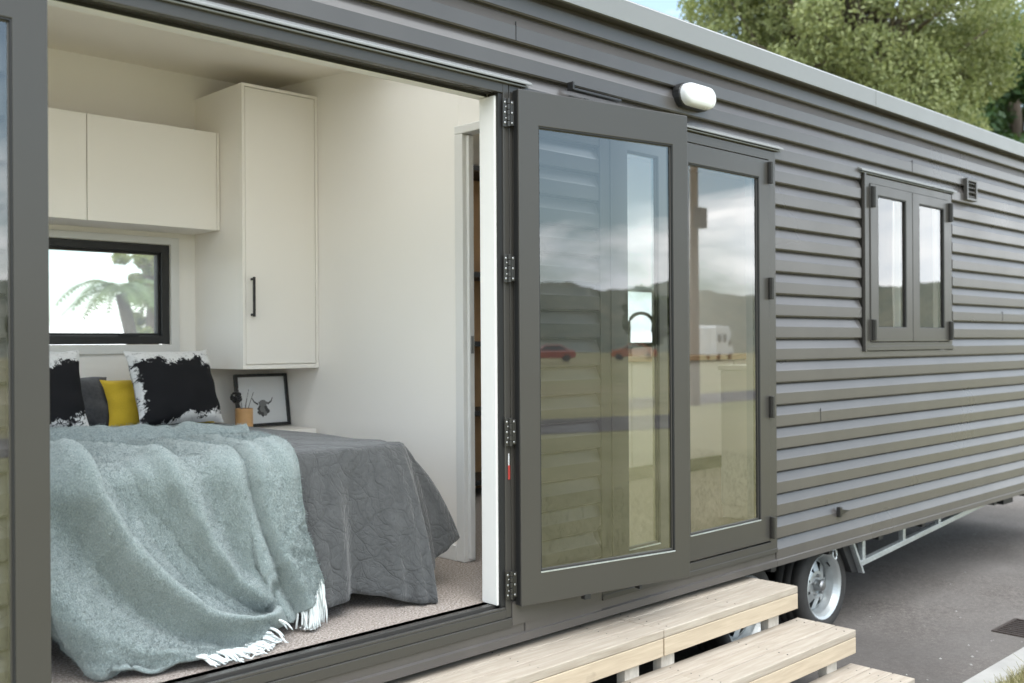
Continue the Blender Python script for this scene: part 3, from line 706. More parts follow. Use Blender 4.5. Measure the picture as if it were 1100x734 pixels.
for j in range(31):
    t = j/30; row = []
    for i in range(nu):
        u = i/(nu-1); e = catmull(edge, u); h = catmull(hem, u)
        # eases out over the rounded mattress edge, then falls
        z = 1.195-(1.195-h[2])*(t**1.25) ; k = 1-(1-t)**1.7
        k = .55*k+.45*t
        x = e[0]+(h[0]-e[0])*k; y = e[1]+(h[1]-e[1])*k
        wv = .010*math.sin(u*150+1.5*math.sin(u*31))*t+.006*math.sin(u*67+3*t)
        nx = 0 if .2 < u < .68 else 1
        x += wv*(.5 if not nx else 1)*(1 if u > .5 else -1)*nx; y -= wv*(1-nx)
        row.append((x, y, z+.003*math.sin(u*90+9*t)))
    rows.append(row)
# top: fold the edge loop inward to a ridge line along the middle
top = []
for j in range(14):
    t = 1-j/14.; row = []
    t = j/14.
    for i in range(nu):
        e = rows[0][i]; cx_, cy_ = 1.735, min(max(e[1], 1.1), 2.3)
        x = cx_+(e[0]-cx_)*t; y = cy_+(e[1]-cy_)*t
        z = 1.196+.012*math.sin(math.pi*t)+.004*math.sin(x*19+y*7)*math.sin(y*13)-(.004 if t > .95 else 0)
        row.append((x, y, z))
    top.append(row)
q = MB().grid(top+rows)
tag(q.build('quilt', M['quilt'], base=(1.735, .42, .65), smooth=True, solid=.01), 'charcoal quilted bedspread hanging over the foot of the bed', 'quilt')

# the throw
def dist_poly(A, B, pl):
    d = np.full(A.shape, 9.)
    side = np.zeros(A.shape)
    for (x0, y0), (x1, y1) in zip(pl, pl[1:]):
        dx, dy = x1-x0, y1-y0; t = np.clip(((A-x0)*dx+(B-y0)*dy)/(dx*dx+dy*dy), 0, 1)
        ex, ey = A-(x0+t*dx), B-(y0+t*dy); dd = np.hypot(ex, ey); s = np.sign(dx*ey-dy*ex)
        m = dd < d; d = np.where(m, dd, d); side = np.where(m, s, side)
    return d, side
na, nb = 150, 190
A, B = np.meshgrid(np.linspace(0, 1, na), np.linspace(0, 1, nb))
def interp(v, xs, ys): return np.interp(v, xs, ys)
def smooth_interp(v, pts):
    xs = np.array([p[0] for p in pts]); ys = np.array([p[1] for p in pts])
    fine = np.linspace(0, 1, 201); yy = np.interp(fine, xs, ys); kern = np.hanning(31); kern /= kern.sum()
    pad = np.pad(yy, 15, mode='edge'); return np.interp(v, fine, np.convolve(pad, kern, 'valid'))
ytop = smooth_interp(A, [(0, 1.30), (.5, 1.22), (.8, 1.08), (1, .86)])
xtop = smooth_interp(A, [(0, .95), (1, 2.03)])
xmid = smooth_interp(A, [(0, .90), (.2, 1.15), (1, 1.93)])
xbot = smooth_interp(A, [(0, 1.14), (.1, 1.22), (.4, 1.52), (.7, 1.79), (.85, 1.90), (1, 1.965)])
ybot = smooth_interp(A, [(0, .40), (.1, .19), (.35, .118), (.62, .175), (.8, .262), (.92, .285), (1, .30)])
zbot = smooth_interp(A, [(0, .70), (.08, .625), (.2, .612), (.7, .612), (.86, .67), (1, .765)])
b1, b2 = .40, .47
X = np.zeros_like(A); Y = np.zeros_like(A); Z = np.zeros_like(A)
tb = np.clip(B/b1, 0, 1)
Xon = xtop+(xmid-xtop)*tb; Yon = ytop+(.43-ytop)*tb; Zon = np.full_like(A, 1.222)
tr_ = np.clip((B-b1)/(b2-b1), 0, 1)*math.pi/2
Yro = .43-.085*np.sin(tr_); Zro = 1.222-.075*(1-np.cos(tr_))
td = np.clip((B-b2)/(1-b2), 0, 1)
ys, zs = .345, 1.147
# cubic bezier from the bed edge to the hem on the floor
y1_, z1_ = ys-.02+0*A, zs-.28+0*A
y2_ = ys-.03+(ybot-ys)*.25; z2_ = np.where(zbot < .64, zbot-.01, zbot+.16)
c0, c1_, c2_, c3_ = (1-td)**3, 3*(1-td)**2*td, 3*(1-td)*td**2, td**3
Ydr = c0*ys+c1_*y1_+c2_*y2_+c3_*ybot; Zdr = c0*zs+c1_*z1_+c2_*z2_+c3_*zbot
Xdr = xmid+(xbot-xmid)*td**1.2
on = B <= b1; ro = (B > b1) & (B <= b2)
X = np.where(on, Xon, np.where(ro, xmid, Xdr)); Y = np.where(on, Yon, np.where(ro, Yro, Ydr)); Z = np.where(on, Zon, np.where(ro, Zro, Zdr))
D_ = np.zeros_like(A)
def ridge(pl, w, h, asym=0.):
    global D_
    d, s = dist_poly(A, B*1.6, [(p[0], p[1]*1.6) for p in pl])
    ww = w*(1+asym*s)
    D_ += h*np.exp(-(d/ww)**2)
ridge([(-.1, .02), (.5, .02), (.8, .03), (1.02, .05)], .05, .05)
ridge([(-.1, .30), (.1, .29), (.2, .36), (.26, .47), (.34, .60), (.48, .78), (.62, .90), (.72, .99)], .05, .060, .45)
ridge([(.06, .40), (.16, .52), (.24, .66), (.40, .84), (.55, .93)], .06, -.022)
ridge([(.34, .40), (.44, .55), (.56, .70), (.72, .84)], .05, -.035)
ridge([(.36, .20), (.46, .36), (.55, .48), (.62, .62), (.74, .80)], .045, .034, -.3)
ridge([(.56, .22), (.62, .38), (.66, .55), (.70, .68)], .05, -.022)
ridge([(.70, .15), (.74, .40), (.78, .60), (.80, .75)], .05, .018)
ridge([(.02, .55), (.14, .75), (.28, .92)], .07, .022)
# the turned-back right band
bandline = .815+.05*np.clip(B-.3, 0, 1)
D_ += .028/(1+np.exp(-(A-bandline)/.006))*np.clip((B-.05)/.1, 0, 1)
D_ -= .016*np.exp(-((A-bandline+.02)/.022)**2)
for (fa_, fb_, am, ph) in ((7, 3, .006, 0), (13, 9, .004, 1.3), (19, 17, .0025, 2.1), (31, 23, .0015, .4)):
    D_ += am*np.sin(fa_*A*3+ph+2.2*np.sin(fb_*B+ph))*np.cos(fb_*B*1.7+3*A)
D_ = np.where(B > b1, np.maximum(D_*1.4+.016*np.clip((B-b1)/.08, 0, 1), -.012), D_*1.2)
# normals of the base sheet
du = np.stack([np.gradient(X, axis=1), np.gradient(Y, axis=1), np.gradient(Z, axis=1)], -1)
dv = np.stack([np.gradient(X, axis=0), np.gradient(Y, axis=0), np.gradient(Z, axis=0)], -1)
nr = np.cross(dv, du); nr /= np.linalg.norm(nr, axis=-1, keepdims=True)+1e-9
nr *= np.sign(np.mean(nr[..., 2]-.6*nr[..., 1]))
PT = np.stack([X, Y, Z], -1)+nr*D_[..., None]
PT[..., 2] = np.maximum(PT[..., 2], .611)
onm = (Y > .42)
PT[..., 2] = np.where(onm, np.maximum(PT[..., 2], 1.217), PT[..., 2])
th_o = MB().grid([[tuple(p) for p in r_] for r_ in PT])
throw = thing('throw_blanket', 'sage blue wool throw with white fringe tumbling off the bed to the sill', 'throw blanket', (1.55, .35, .62))
th_o.build('blanket', M['throw'], throw, smooth=True, solid=.014)
prng = np.random.default_rng(2); nf = 70000
ii = prng.integers(0, nb-1, nf); jj = prng.integers(0, na-1, nf); fa2, fb2 = prng.random((nf, 1)), prng.random((nf, 1))
pp = PT[ii, jj]*(1-fa2)*(1-fb2)+PT[ii, jj+1]*(1-fa2)*fb2+PT[ii+1, jj]*fa2*(1-fb2)+PT[ii+1, jj+1]*fa2*fb2
gu = np.gradient(PT, axis=1); gv = np.gradient(PT, axis=0); n3 = np.cross(gv, gu); n3 /= np.linalg.norm(n3, axis=-1, keepdims=True)+1e-9
n3 *= np.sign(np.mean(n3[..., 2]-.6*n3[..., 1])); nn = n3[ii, jj]
pp = pp+nn*.0065
dd = nn*prng.uniform(.15, .8, (nf, 1))+prng.normal(size=(nf, 3))*.55; dd /= np.linalg.norm(dd, axis=1, keepdims=True)
ln2 = prng.uniform(.005, .014, (nf, 1)); sd2 = np.cross(dd, prng.normal(size=(nf, 3))); sd2 /= np.linalg.norm(sd2, axis=1, keepdims=True); sd2 *= .0007
PILE = np.stack([pp-sd2, pp+sd2, pp+dd*ln2+sd2*.4, pp+dd*ln2-sd2*.4], 1).reshape(-1, 3)
fr = MB()
def strand(p, d, length, curl):
    pts = []; v = Vector(d).normalized(); q_ = Vector(p)
    for k in range(7):
        pts.append(tuple(q_)); v = (v+Vector((random.uniform(-1, 1)*curl, random.uniform(-1, 1)*curl, -.25))).normalized(); q_ = q_+v*length/6
        q_.z = max(q_.z, .607+random.random()*.012)
    fr.tube(pts, [.0042, .0044, .0044, .004, .0036, .003, .0012], 6)
for i in list(np.linspace(.32, .985, 62)):
    if i >= .84: continue
    ii = int(i*(na-1)); p = PT[-1, ii]
    on_floor = i < .84
    for _ in range(2 if on_floor else 3):
        if on_floor and (i < .33 or i > .66): continue
        if on_floor and .62 < i < .7 and random.random() < .5: continue
        d = (random.uniform(.1, .8), random.uniform(-.5, .05), .05) if on_floor else (random.uniform(-.1, .3), random.uniform(-.2, .1), -1)
        strand((p[0]+random.uniform(-.01, .01), p[1]+random.uniform(-.006, .012), p[2]+.004), d, random.uniform(.07, .11) if on_floor else random.uniform(.11, .15), .35 if on_floor else .13)
fr.build('fringe', M['fringe'], throw, smooth=True); fr = MB()
for b_i in np.linspace(.885, .99, 14):
    jj = int(b_i*(nb-1)); p = PT[jj, -1]
    strand((p[0]-.004, p[1], p[2]), (random.uniform(.0, .35), random.uniform(-.15, .1), -1), random.uniform(.11, .16), .12)
for i in np.linspace(.85, .985, 16):
    p = PT[-1, int(i*(na-1))]
    for _ in range(3): strand((p[0]+random.uniform(-.01, .01), p[1]+random.uniform(-.006, .012), p[2]+.004), (random.uniform(-.1, .3), random.uniform(-.2, .1), -1), random.uniform(.11, .15), .13)
fr.build('fringe', M['fringe'], throw, smooth=True)

# pillows
def pillow(name, label, cat, c, w, h, t, lean, yaw, mat, group=None, roll=0., n=36):
    rows_f = []; rows_b = []
    for j in range(n+1):
        rf_, rb_ = [], []
        for i in range(n+1):
            u, v = 2*i/n-1, 2*j/n-1
            e = max(0, (1-abs(u)**2.6)*(1-abs(v)**2.6))**.5
            pin = 1-.07*(1-abs(u)**2)*(abs(v)**3); pin2 = 1-.07*(1-abs(v)**2)*(abs(u)**3)
            x = u*w/2*pin2; z = v*h/2*pin
            wr = .006*math.sin(u*7+v*5+c[0]*9)*math.sin(v*6-u*3)*(1-e*.6)+.004*math.sin(11*u*v+c[0]*5)
            rf_.append((x, -t/2*e+wr, z)); rb_.append((x, t/2*e+wr, z))
        rows_f.append(rf_); rows_b.append(rb_)
    cl_, sl_ = math.cos(lean), math.sin(lean); cy2, sy2 = math.cos(yaw), math.sin(yaw); cr2, sr2 = math.cos(roll), math.sin(roll)
    def tf(x, y, z):
        x, z = x*cr2-z*sr2, x*sr2+z*cr2
        z2 = z*cl_-y*sl_*-1*-1; y2 = y*cl_+z*sl_; z2 = z*cl_-y*sl_
        x3, y3 = x*cy2-y2*sy2, x*sy2+y2*cy2
        return (c[0]+x3, c[1]+y3, c[2]+z2)
    m = MB(tf).grid(rows_f); uvf = m.uv
    m2 = MB(tf).grid(rows_b)
    o_ = len(m.v); m.v += m2.v; m.f += [tuple(i+o_ for i in f[::-1]) for f in m2.f]; m.uv = uvf+m2.uv
    return tag(m.build(name, mat, base=(c[0], c[1], c[2]-h/2), smooth=True), label, cat, group)
pillow('cushion', 'black cushion with torn white ink border, in front of the mustard cushion', 'cushion', (2.235, 1.93, 1.395), .45, .40, .15, R(24), R(4), M['ink'], 'ink print cushions')
pillow('cushion', 'black and white ink print cushion at far left, half hidden by the door stile', 'cushion', (1.555, 1.90, 1.395), .46, .41, .15, R(24), R(-3), M['ink2'], 'ink print cushions')
pillow('cushion', 'long mustard yellow cushion tucked behind the larger black cushion', 'cushion', (2.215, 2.06, 1.315), .56, .26, .12, R(22), R(1), M['mustard'])
pillow('pillow', 'mottled dark grey pillow showing between the left cushion and the mustard one', 'pillow', (1.66, 2.13, 1.325), .70, .28, .18, R(30), 0, M['grey_linen'], 'grey bed pillows', )

# cupboards
uc = thing('overhead_cupboard', 'white overhead cupboard with flat doors above the bedroom window', 'cupboard', (1.75, 2.26, 2.2))
m = MB(); m.box(.565, 2.580, 2.137, YB-.001, 2.206, 2.722); m.build('carcass', M['cab'], uc, bevel=.0015)
for xa, xb in ((.568, 1.195), (1.199, 1.885), (1.889, 2.562)):
    m = MB(); m.box(xa, xb, 2.118, 2.1365, 2.206, 2.720); m.build('door', M['cab'], uc, bevel=.002)
m = MB(); m.box(2.565, 2.580, 2.120, 2.1365, 2.206, 2.721); m.build('end_panel', M['cab'], uc, bevel=.001)
for side, xa, xb, lab in ((1, 2.583, 3.038, 'tall white wall cabinet with a short black handle in the far corner'), (0, .105, .56, 'tall white wall cabinet left of the bed behind the open door leaf')):
    tcab = thing('wall_cabinet', lab, 'cabinet', ((xa+xb)/2, 2.1, 1.47))
    m = MB(); m.box(xa, xb, 1.91, YB-.001, 1.474, 2.948); m.frame(xa, xb, 1.474, 2.948, 1.888, 1.9095, .016, .016, .022, .016); m.build('carcass', M['cab'], tcab, bevel=.0015)
    m = MB(); m.box(xa+.019, xb-.019, 1.8905, 1.9092, 1.500, 2.929); m.build('door', M['cab'], tcab, bevel=.002)
    hx = xa+.05 if side else xb-.05
    m = MB(); m.box(hx-.006, hx+.006, 1.855, 1.866, 1.745, 1.95); m.box(hx-.005, hx+.005, 1.866, 1.890, 1.75, 1.762); m.box(hx-.005, hx+.005, 1.866, 1.890, 1.933, 1.945); m.build('handle', M['black'], tcab, bevel=.002)
bs = thing('bedside_cabinet', 'low white bedside cabinet in the corner beside the bed', 'bedside cabinet', (2.78, 2.15, .6))
m = MB(); m.box(2.585, 3.018, 1.885, YB-.017, 1.12, 1.145); m.build('top', M['cab'], bs, bevel=.002)
m = MB(); m.box(2.60, 3.010, 1.915, YB-.018, .605, 1.1195); m.build('carcass', M['cab'], bs, bevel=.0015)
for za, zb in ((.62, .86), (.866, 1.108)):
    m = MB(); m.box(2.603, 2.998, 1.897, 1.914, za, zb); m.build('drawer', M['cab'], bs, bevel=.0015)
# framed picture leaning on the wall
fp = thing('picture_frame', 'black framed picture of a long horned cow standing on the bedside cabinet', 'picture frame', (2.875, 2.2, 1.146))
ln_ = R(9)
tfp = lambda a, b_, q_: (2.877+a, 2.185+b_*math.cos(ln_)+q_*math.sin(ln_), 1.147+q_*math.cos(ln_)-b_*math.sin(ln_)+.003)
m = MB(tfp); m.frame(-.162, .162, 0, .292, -.012, .012, .016, .016, .016, .016); m.build('frame', M['black'], fp, bevel=.002)
m = MB(tfp); m.box(-.147, .147, .002, .010, .0155, .2765); pr = m.build('print', M['diffuser'], fp)
art = MB(tfp)
def blob(cx_, cz_, rx, rz, n=14, jag=.15):
    pts = [(cx_+rx*(1+random.uniform(-jag, jag))*math.cos(2*math.pi*k/n), .0008, cz_+rz*(1+random.uniform(-jag, jag))*math.sin(2*math.pi*k/n)) for k in range(n)]
    art.add(pts, [tuple(range(n))])
blob(.0, .088, .034, .034, 18, .25)
art2 = MB(tfp)
def blob2(cx_, cz_, rx, rz, y, n=14, jag=.15):
    art2.add([(cx_+rx*(1+random.uniform(-jag, jag))*math.cos(2*math.pi*k/n), y, cz_+rz*(1+random.uniform(-jag, jag))*math.sin(2*math.pi*k/n)) for k in range(n)], [tuple(range(n))])
art.add([(-.032, .0006, .118), (-.055, .0006, .134), (-.066, .0006, .158), (-.062, .0006, .159), (-.050, .0006, .140), (-.026, .0006, .126)], [(0, 1, 2, 3, 4, 5)])
art.add([(.032, .0006, .118), (.055, .0006, .134), (.066, .0006, .158), (.062, .0006, .159), (.050, .0006, .140), (.026, .0006, .126)], [(0, 1, 2, 3, 4, 5)])
M['cowink'] = paint('charcoal_print_ink', (.07, .07, .07), .8)
art.build('cow_print', M['cowink'], pr)
M['greyart'] = paint('grey_ink', (.2, .2, .2), .8)
blob2(.0, .128, .030, .016, .0004, 16, .25); blob2(-.004, .098, .016, .02, .0002, 12, .3); blob2(.012, .07, .012, .014, .0003, 12, .3)
art2.build('cow_shading', M['greyart'], pr)
# timber pot and its sprig
vs_ = MB(); vs_.lathe([(0, 0), (.044, 0), (.046, .003), (.046, .117), (.044, .12), (.036, .12), (.036, .02), (0, .02)], (2.665, 2.03, 1.1455), 2, 32)
tag(vs_.build('vase', M['wood_pot'], base=(2.665, 2.03, 1.1455), smooth=False, bevel=.002), 'small round light timber pot on the bedside cabinet', 'vase')
fs_ = thing('dried_flower', 'dark dried flower head and pale sprigs standing in the timber pot', 'dried flower', (2.665, 2.03, 1.17))
m = MB()
for (dx, dy, hh) in ((-.05, -.01, .16), (-.015, .01, .17), (.02, 0, .165), (.035, .01, .20), (.05, -.01, .18)):
    m.tube([(2.665, 2.03, 1.17), (2.665+dx*.4, 2.03+dy, 1.17+hh*.55), (2.665+dx, 2.03+dy, 1.17+hh)], .002, 6)
m.build('stem', M['greyart'], fs_)
m = MB()
for k in range(60):
    a, bb = random.uniform(0, 6.28), random.uniform(-1.2, 1.4); rr = .026
    m.sphere((2.615+rr*math.cos(a)*math.cos(bb), 2.02+rr*math.sin(a)*math.cos(bb), 1.325+rr*math.sin(bb)), .007, 4)
m.build('flower_head', M['black'], fs_)
m = MB()
for k in range(70):
    x, z = random.choice([(2.685, 1.335), (2.70, 1.37), (2.715, 1.35), (2.65, 1.34)]); m.sphere((x+random.gauss(0, .007), 2.03+random.gauss(0, .007), z+random.gauss(0, .018)), .0035, 3)
m.build('sprig', M['diffuser'], fs_)

# ------------------------------------------------------------------ kitchen behind the second opening
kb = thing('kitchen_bench', 'white kitchen bench under the rear window seen through the glass doors', 'kitchen bench', (6.3, 2.1, .6))
m = MB(); m.box(4.95, 8.2, 1.83, YB-.02, .70, 1.46); m.build('carcass', M['cab'], kb, bevel=.002)
m = MB(); m.box(4.93, 8.22, 1.79, YB-.018, 1.461, 1.495); m.build('benchtop', M['pine'], kb, bevel=.003)
for k in range(5):
    m = MB(); m.box(4.97+k*.645, 5.60+k*.645, 1.81, 1.829, .71, 1.45); m.build('door', M['cab'], kb, bevel=.002)
m = MB(); m.box(4.95, 8.2, 1.87, YB-.03, .6, .699); m.build('kickboard', M['mud'], kb)
tp = thing('kitchen_tap', 'black gooseneck tap on the kitchen bench behind the glass', 'tap', (6.08, 2.22, 1.495))
m = MB(); m.lathe([(0, 0), (.028, 0), (.026, .012), (.02, .02), (.02, .09), (0, .09)], (6.08, 2.22, 1.4955), 2, 16)
m.tube([(6.08, 2.22, 1.58), (6.08, 2.22, 1.74)]+[(6.08+.09-.09*math.cos(a), 2.22-.05+.05*math.cos(a), 1.74+.09*math.sin(a)) for a in np.linspace(.2, math.pi, 10)]+[(6.25, 2.12, 1.68)], .014, 10)
m.build('spout', M['black'], tp, smooth=True)
m = MB(); m.tube([(6.08, 2.2, 1.56), (6.08, 2.13, 1.585)], .008, 8); m.build('lever', M['black'], tp)
fc = thing('low_cupboard', 'white low cupboard with blank end panel just inside the kitchen door', 'cupboard', (5.3, .32, .6))
m = MB(); m.box(4.84, 5.50, .118, .52, .605, 1.44); m.build('carcass', M['cab'], fc, bevel=.002)
m = MB(); m.box(4.825, 5.5, .115, .54, 1.441, 1.468); m.build('top', M['cab'], fc, bevel=.002)
m = MB(); m.box(4.822, 4.838, .12, .515, .68, 1.438); m.build('end_panel', M['cab'], fc, bevel=.002)
su = thing('shelf_unit', 'timber shelf unit with black shelves glimpsed through the bedroom doorway', 'shelf unit', (4.35, 2.2, .6))
m = MB(); m.box(3.95, 4.80, 2.375, YB-.018, .605, 2.75); m.build('back_panel', M['pine'], su)
for z in (.68, 1.13, 1.58, 2.03, 2.72):
    m = MB(); m.box(3.951, 4.799, 2.06, 2.374, z, z+.035); m.build('shelf', M['black'], su, bevel=.002)
for x in (3.925, 4.801):
    m = MB(); m.box(x, x+.024, 2.05, YB-.018, .605, 2.75); m.build('side_panel', M['black'], su, bevel=.002)
cu = thing('curtain', 'pale drawn back curtain inside the small two sash window', 'curtain', (6.5, .2, 1.5))
rowsC = []
for j in range(8):
    z = 1.5+1.0*j/7
    rowsC.append([(6.28+.26*i/60, .17+.022*math.sin(i*.75)+.004*math.sin(i*2.1+j), z) for i in range(61)])
MB().grid(rowsC).build('fabric', M['white'], cu, smooth=True, solid=.003)
m = MB(); m.tube([(5.5, .17, 2.53), (6.75, .17, 2.53)], .01, 8); m.build('rail', M['white'], cu)

# ------------------------------------------------------------------ outside: trees, verge, things across the road
def leaf_cloud(centers, radii, per, size, squash=.8):
    pts = []
    for c, r, n_ in zip(centers, radii, per):
        d = rng.normal(size=(n_, 3)); d /= np.linalg.norm(d, axis=1, keepdims=True)
        rad = r*rng.uniform(.35, 1.0, (n_, 1))**.5
        p = np.array(c)+d*rad*np.array([1, 1, squash]); pts.append(p)
    p = np.concatenate(pts); n_ = len(p)
    a = rng.normal(size=(n_, 3)); a /= np.linalg.norm(a, axis=1, keepdims=True)
    b_ = np.cross(a, rng.normal(size=(n_, 3))); b_ /= np.linalg.norm(b_, axis=1, keepdims=True)
    s_ = size*rng.uniform(.6, 1.3, (n_, 1))
    v = np.stack([p-a*s_, p+b_*s_*.42, p+a*s_, p-b_*s_*.42], 1).reshape(-1, 3)
    return v
def mesh_quads(name, v, mat, parent, base):
    me = bpy.data.meshes.new(name); n_ = len(v)//4
    me.vertices.add(len(v)); me.vertices.foreach_set('co', (v-np.array(base)).astype(np.float32).ravel())
    me.loops.add(len(v)); me.loops.foreach_set('vertex_index', np.arange(len(v), dtype=np.int32))
    me.polygons.add(n_); me.polygons.foreach_set('loop_start', np.arange(0, len(v), 4, dtype=np.int32))
    me.materials.append(mat); me.update(calc_edges=True)
    o_ = bpy.data.objects.new(name, me); COL.objects.link(o_)
    if parent is not None: o_.parent = parent
    else: o_.location = base
    return o_
def tree(name, label, base, H, crown_c, crown_r, nclump, nleaf, size, mat, group, seed):
    global rng; rng = np.random.default_rng(seed); rnd = random.Random(seed)
    t = thing(name, label, 'tree', base, group)
    cs = []; rs = []
    for k in range(nclump):
        d = rng.normal(size=3); d /= np.linalg.norm(d); rr = rng.uniform(.25, 1)**.45
        c = np.array(crown_c)+d*np.array(crown_r)*rr; cs.append(c); rs.append(rng.uniform(.15, .30)*crown_r[0])
    per = [int(nleaf/nclump*rng.uniform(.6, 1.4)) for _ in cs]
    m = MB(); top = (crown_c[0], crown_c[1], crown_c[2]+crown_r[2]*.5)
    r0 = H*.028
    m.tube([base, (base[0]+.1, base[1], base[2]+H*.2), (crown_c[0], crown_c[1], crown_c[2]-crown_r[2]*.4), top], [r0*1.4, r0, r0*.7, r0*.15], 10)
    for c in cs[::2]:
        s0 = Vector((crown_c[0], crown_c[1], crown_c[2]-crown_r[2]*rnd.uniform(.1, .8))); e = Vector(c); mid = (s0+e)/2+Vector((0, 0, -.15*crown_r[2]*rnd.random()))
        m.tube([tuple(s0), tuple(mid), tuple(e)], [r0*.26, r0*.13, r0*.04], 6)
    m.build('trunk', M['bark'], t, smooth=True)
    mesh_quads('crown', leaf_cloud(cs, rs, per, size), mat, t, base)
    return t
TG = 'trees behind the cabin'
tree('leafy_tree', 'broad pale olive tree rising above the roof line', (17.3, 6.6, G), 12, (17.7, 6.3, 8.3), (2.8, 2.8, 4.0), 230, 190000, .046, M['leaf_pale'], TG, 3)
tree('leafy_tree', 'dark green tree standing beyond the pale olive one', (28.5, 7.0, G), 12, (29.6, 7.6, 7.2), (3.6, 3.6, 4.2), 110, 60000, .12, M['leaf_dark'], TG, 5)
tree('garden_tree', 'pale airy tree seen through the right side of the bedroom window', (13.3, 27.0, G), 8, (13.45, 27.0, 4.8), (1.1, 1.1, 3.6), 60, 12000, .09, M['leaf_pale'], None, 8)
# tree fern seen through the bedroom window
tf_ = thing('tree_fern', 'tree fern with arching fronds seen through the bedroom window', 'tree fern', (10.9, 22.2, G))
m = MB(); m.tube([(10.9, 22.2, G), (10.85, 22.2, 1.2), (10.62, 22.2, 2.2), (10.45, 22.2, 2.9)], [.2, .17, .16, .14], 12); m.build('trunk', M['bark'], tf_, smooth=True)
for k in range(17):
    a = 2*math.pi*k/17+random.uniform(-.15, .15); Lf = random.uniform(1.3, 1.75); rise = random.uniform(.15, .6)
    fv = []; sp = MB(); pts = []
    for i in range(22):
        t = i/21; r_ = Lf*t; z = 2.95+rise*math.sin(t*math.pi*.6)*1.2-.95*t*t
        pts.append(Vector((10.45+r_*math.cos(a), 22.2+r_*math.sin(a), z)))
    sp.tube([tuple(p) for p in pts], [.02*(1-i/23) for i in range(22)], 5)
    side = Vector((-math.sin(a), math.cos(a), 0))
    for i in range(2, 22):
        t = i/21; w = .42*math.sin(math.pi*min(1, t*.92+.08))**.7; tang = (pts[i]-pts[i-1]).normalized()
        for s_ in (-1, 1):
            e = pts[i]+side*s_*w+tang*.10-Vector((0, 0, .12*w))
            sp.add([tuple(pts[i]-tang*.045), tuple(e), tuple(pts[i]+tang*.045)], [(0, 1, 2)])
    sp.build('frond', M['fern'], tf_)

mesh_quads('wool_pile', PILE, M['throw'], throw, tuple(throw['base']))
# grass on the verge
def blades(n_, x0, x1, y0, y1, hmin, hmax, z):
    x = rng.uniform(x0, x1, n_); y = rng.uniform(y0, y1, n_); h = rng.uniform(hmin, hmax, n_); a = rng.uniform(0, 6.28, n_)
    w = .0022; lx, ly = rng.normal(0, .4, n_)*h, rng.normal(0, .4, n_)*h
    p0 = np.stack([x-np.cos(a)*w, y-np.sin(a)*w, np.full(n_, z)], 1); p1 = np.stack([x+np.cos(a)*w, y+np.sin(a)*w, np.full(n_, z)], 1)
    p2 = np.stack([x+lx+np.cos(a)*w*.3, y+ly+np.sin(a)*w*.3, z+h], 1); p3 = np.stack([x+lx-np.cos(a)*w*.3, y+ly-np.sin(a)*w*.3, z+h], 1)
    return np.stack([p0, p1, p2, p3], 1).reshape(-1, 3)
v = np.concatenate([blades(26000, 3.6, 7.0, -1.8, -1.02, .02, .055, .034), blades(26000, -1, 12, -6, -1.1, .02, .06, .034)])
tag(mesh_quads('grass', v, M['blade'], None, (0, 0, 0)), kind='stuff')
gm = MB(); grnd = random.Random(11)
for k in range(150):
    x = grnd.uniform(4.6, 11); y = -.86+abs(grnd.gauss(0, .35)) if k % 2 else grnd.uniform(-.85, 2.6); r_ = grnd.uniform(.003, .009)
    vs = [(x+r_*grnd.uniform(.6, 1.3)*math.cos(a), y+r_*grnd.uniform(.6, 1.3)*math.sin(a), G+.001) for a in np.linspace(0, 6.28, 7)[:-1]]
    gm.add(vs+[(x, y, G+r_*.8)], [(i, (i+1) % 6, 6) for i in range(6)])
tag(gm.build('grit', M['concrete']), kind='stuff')
# drain in the driveway
dr = thing('drain_cover', 'small rusty drain grate set in the driveway near the kerb', 'drain cover', (6.10, -.66, G))
m = MB()
m = MB(); m.box(5.94, 6.30, -.78, -.76, G, G+.008); m.box(5.94, 6.30, -.56, -.54, G, G+.008); m.box(5.94, 5.96, -.759, -.561, G, G+.008); m.box(6.28, 6.30, -.759, -.561, G, G+.008)
for k in range(7): m.box(5.985+k*.042, 6.002+k*.042, -.759, -.561, G, G+.006)
m.build('grate', M['rust'], dr)
m = MB(); m.box(5.95, 6.29, -.77, -.55, G-.003, G+.001); m.build('sump', M['gasket'], dr)

# things on the far side of the lawn, seen in the glass
pl = thing('timber_pole', 'brown timber service pole on the lawn, mirrored in the kitchen door', 'pole', (20.5, -12.0, 0))
def car(name, label, c, yaw, mat):
    t = thing(name, label, 'car', (0, 0, 0))
    prof = [(-2.0, .3), (-2.05, .75), (-1.75, .92), (-1.15, .98), (-.45, 1.42), (.75, 1.45), (1.55, 1.0), (2.0, .93), (2.08, .6), (2.0, .3)]
    m = MB(); m.prism(prof, 1, -.82, .82); m.build('body', mat, t, bevel=.08)
    g = MB(); g.prism([(-1.0, .99), (-.42, 1.36), (.70, 1.39), (1.35, 1.0)], 1, -.835, .835); g.build('window', M['dkglass'], t)
    for x in (-1.3, 1.3):
        for y in (-.74, .74):
            w = MB(); w.lathe([(0, -.1), (.2, -.1), (.31, -.09), (.32, -.05), (.32, .05), (.31, .09), (.2, .1), (0, .1)], (x, y, .32), 1, 20); w.build('wheel', M['rubber'], t)
    for y in (-.6, .6):
        h = MB(); h.box(-2.07, -1.98, y-.15, y+.15, .68, .8); h.build('headlight', M['diffuser'], t, bevel=.02)
    t.location = c; t.rotation_euler = (0, 0, yaw); return t
m = MB(); m.tube([(20.5, -12.0, 0), (20.5, -12.0, 6.3)], [.13, .10], 12); m.build('post', M['pole'], pl)
m = MB(); m.box(20.36, 20.64, -11.9, -11.7, 4.4, 4.9); m.build('junction_box', M['mud'], pl, bevel=.01)
car('parked_car', 'red hatchback parked across the lawn, seen only as a reflection', (37.0, -73, .04), R(20), M['red'])
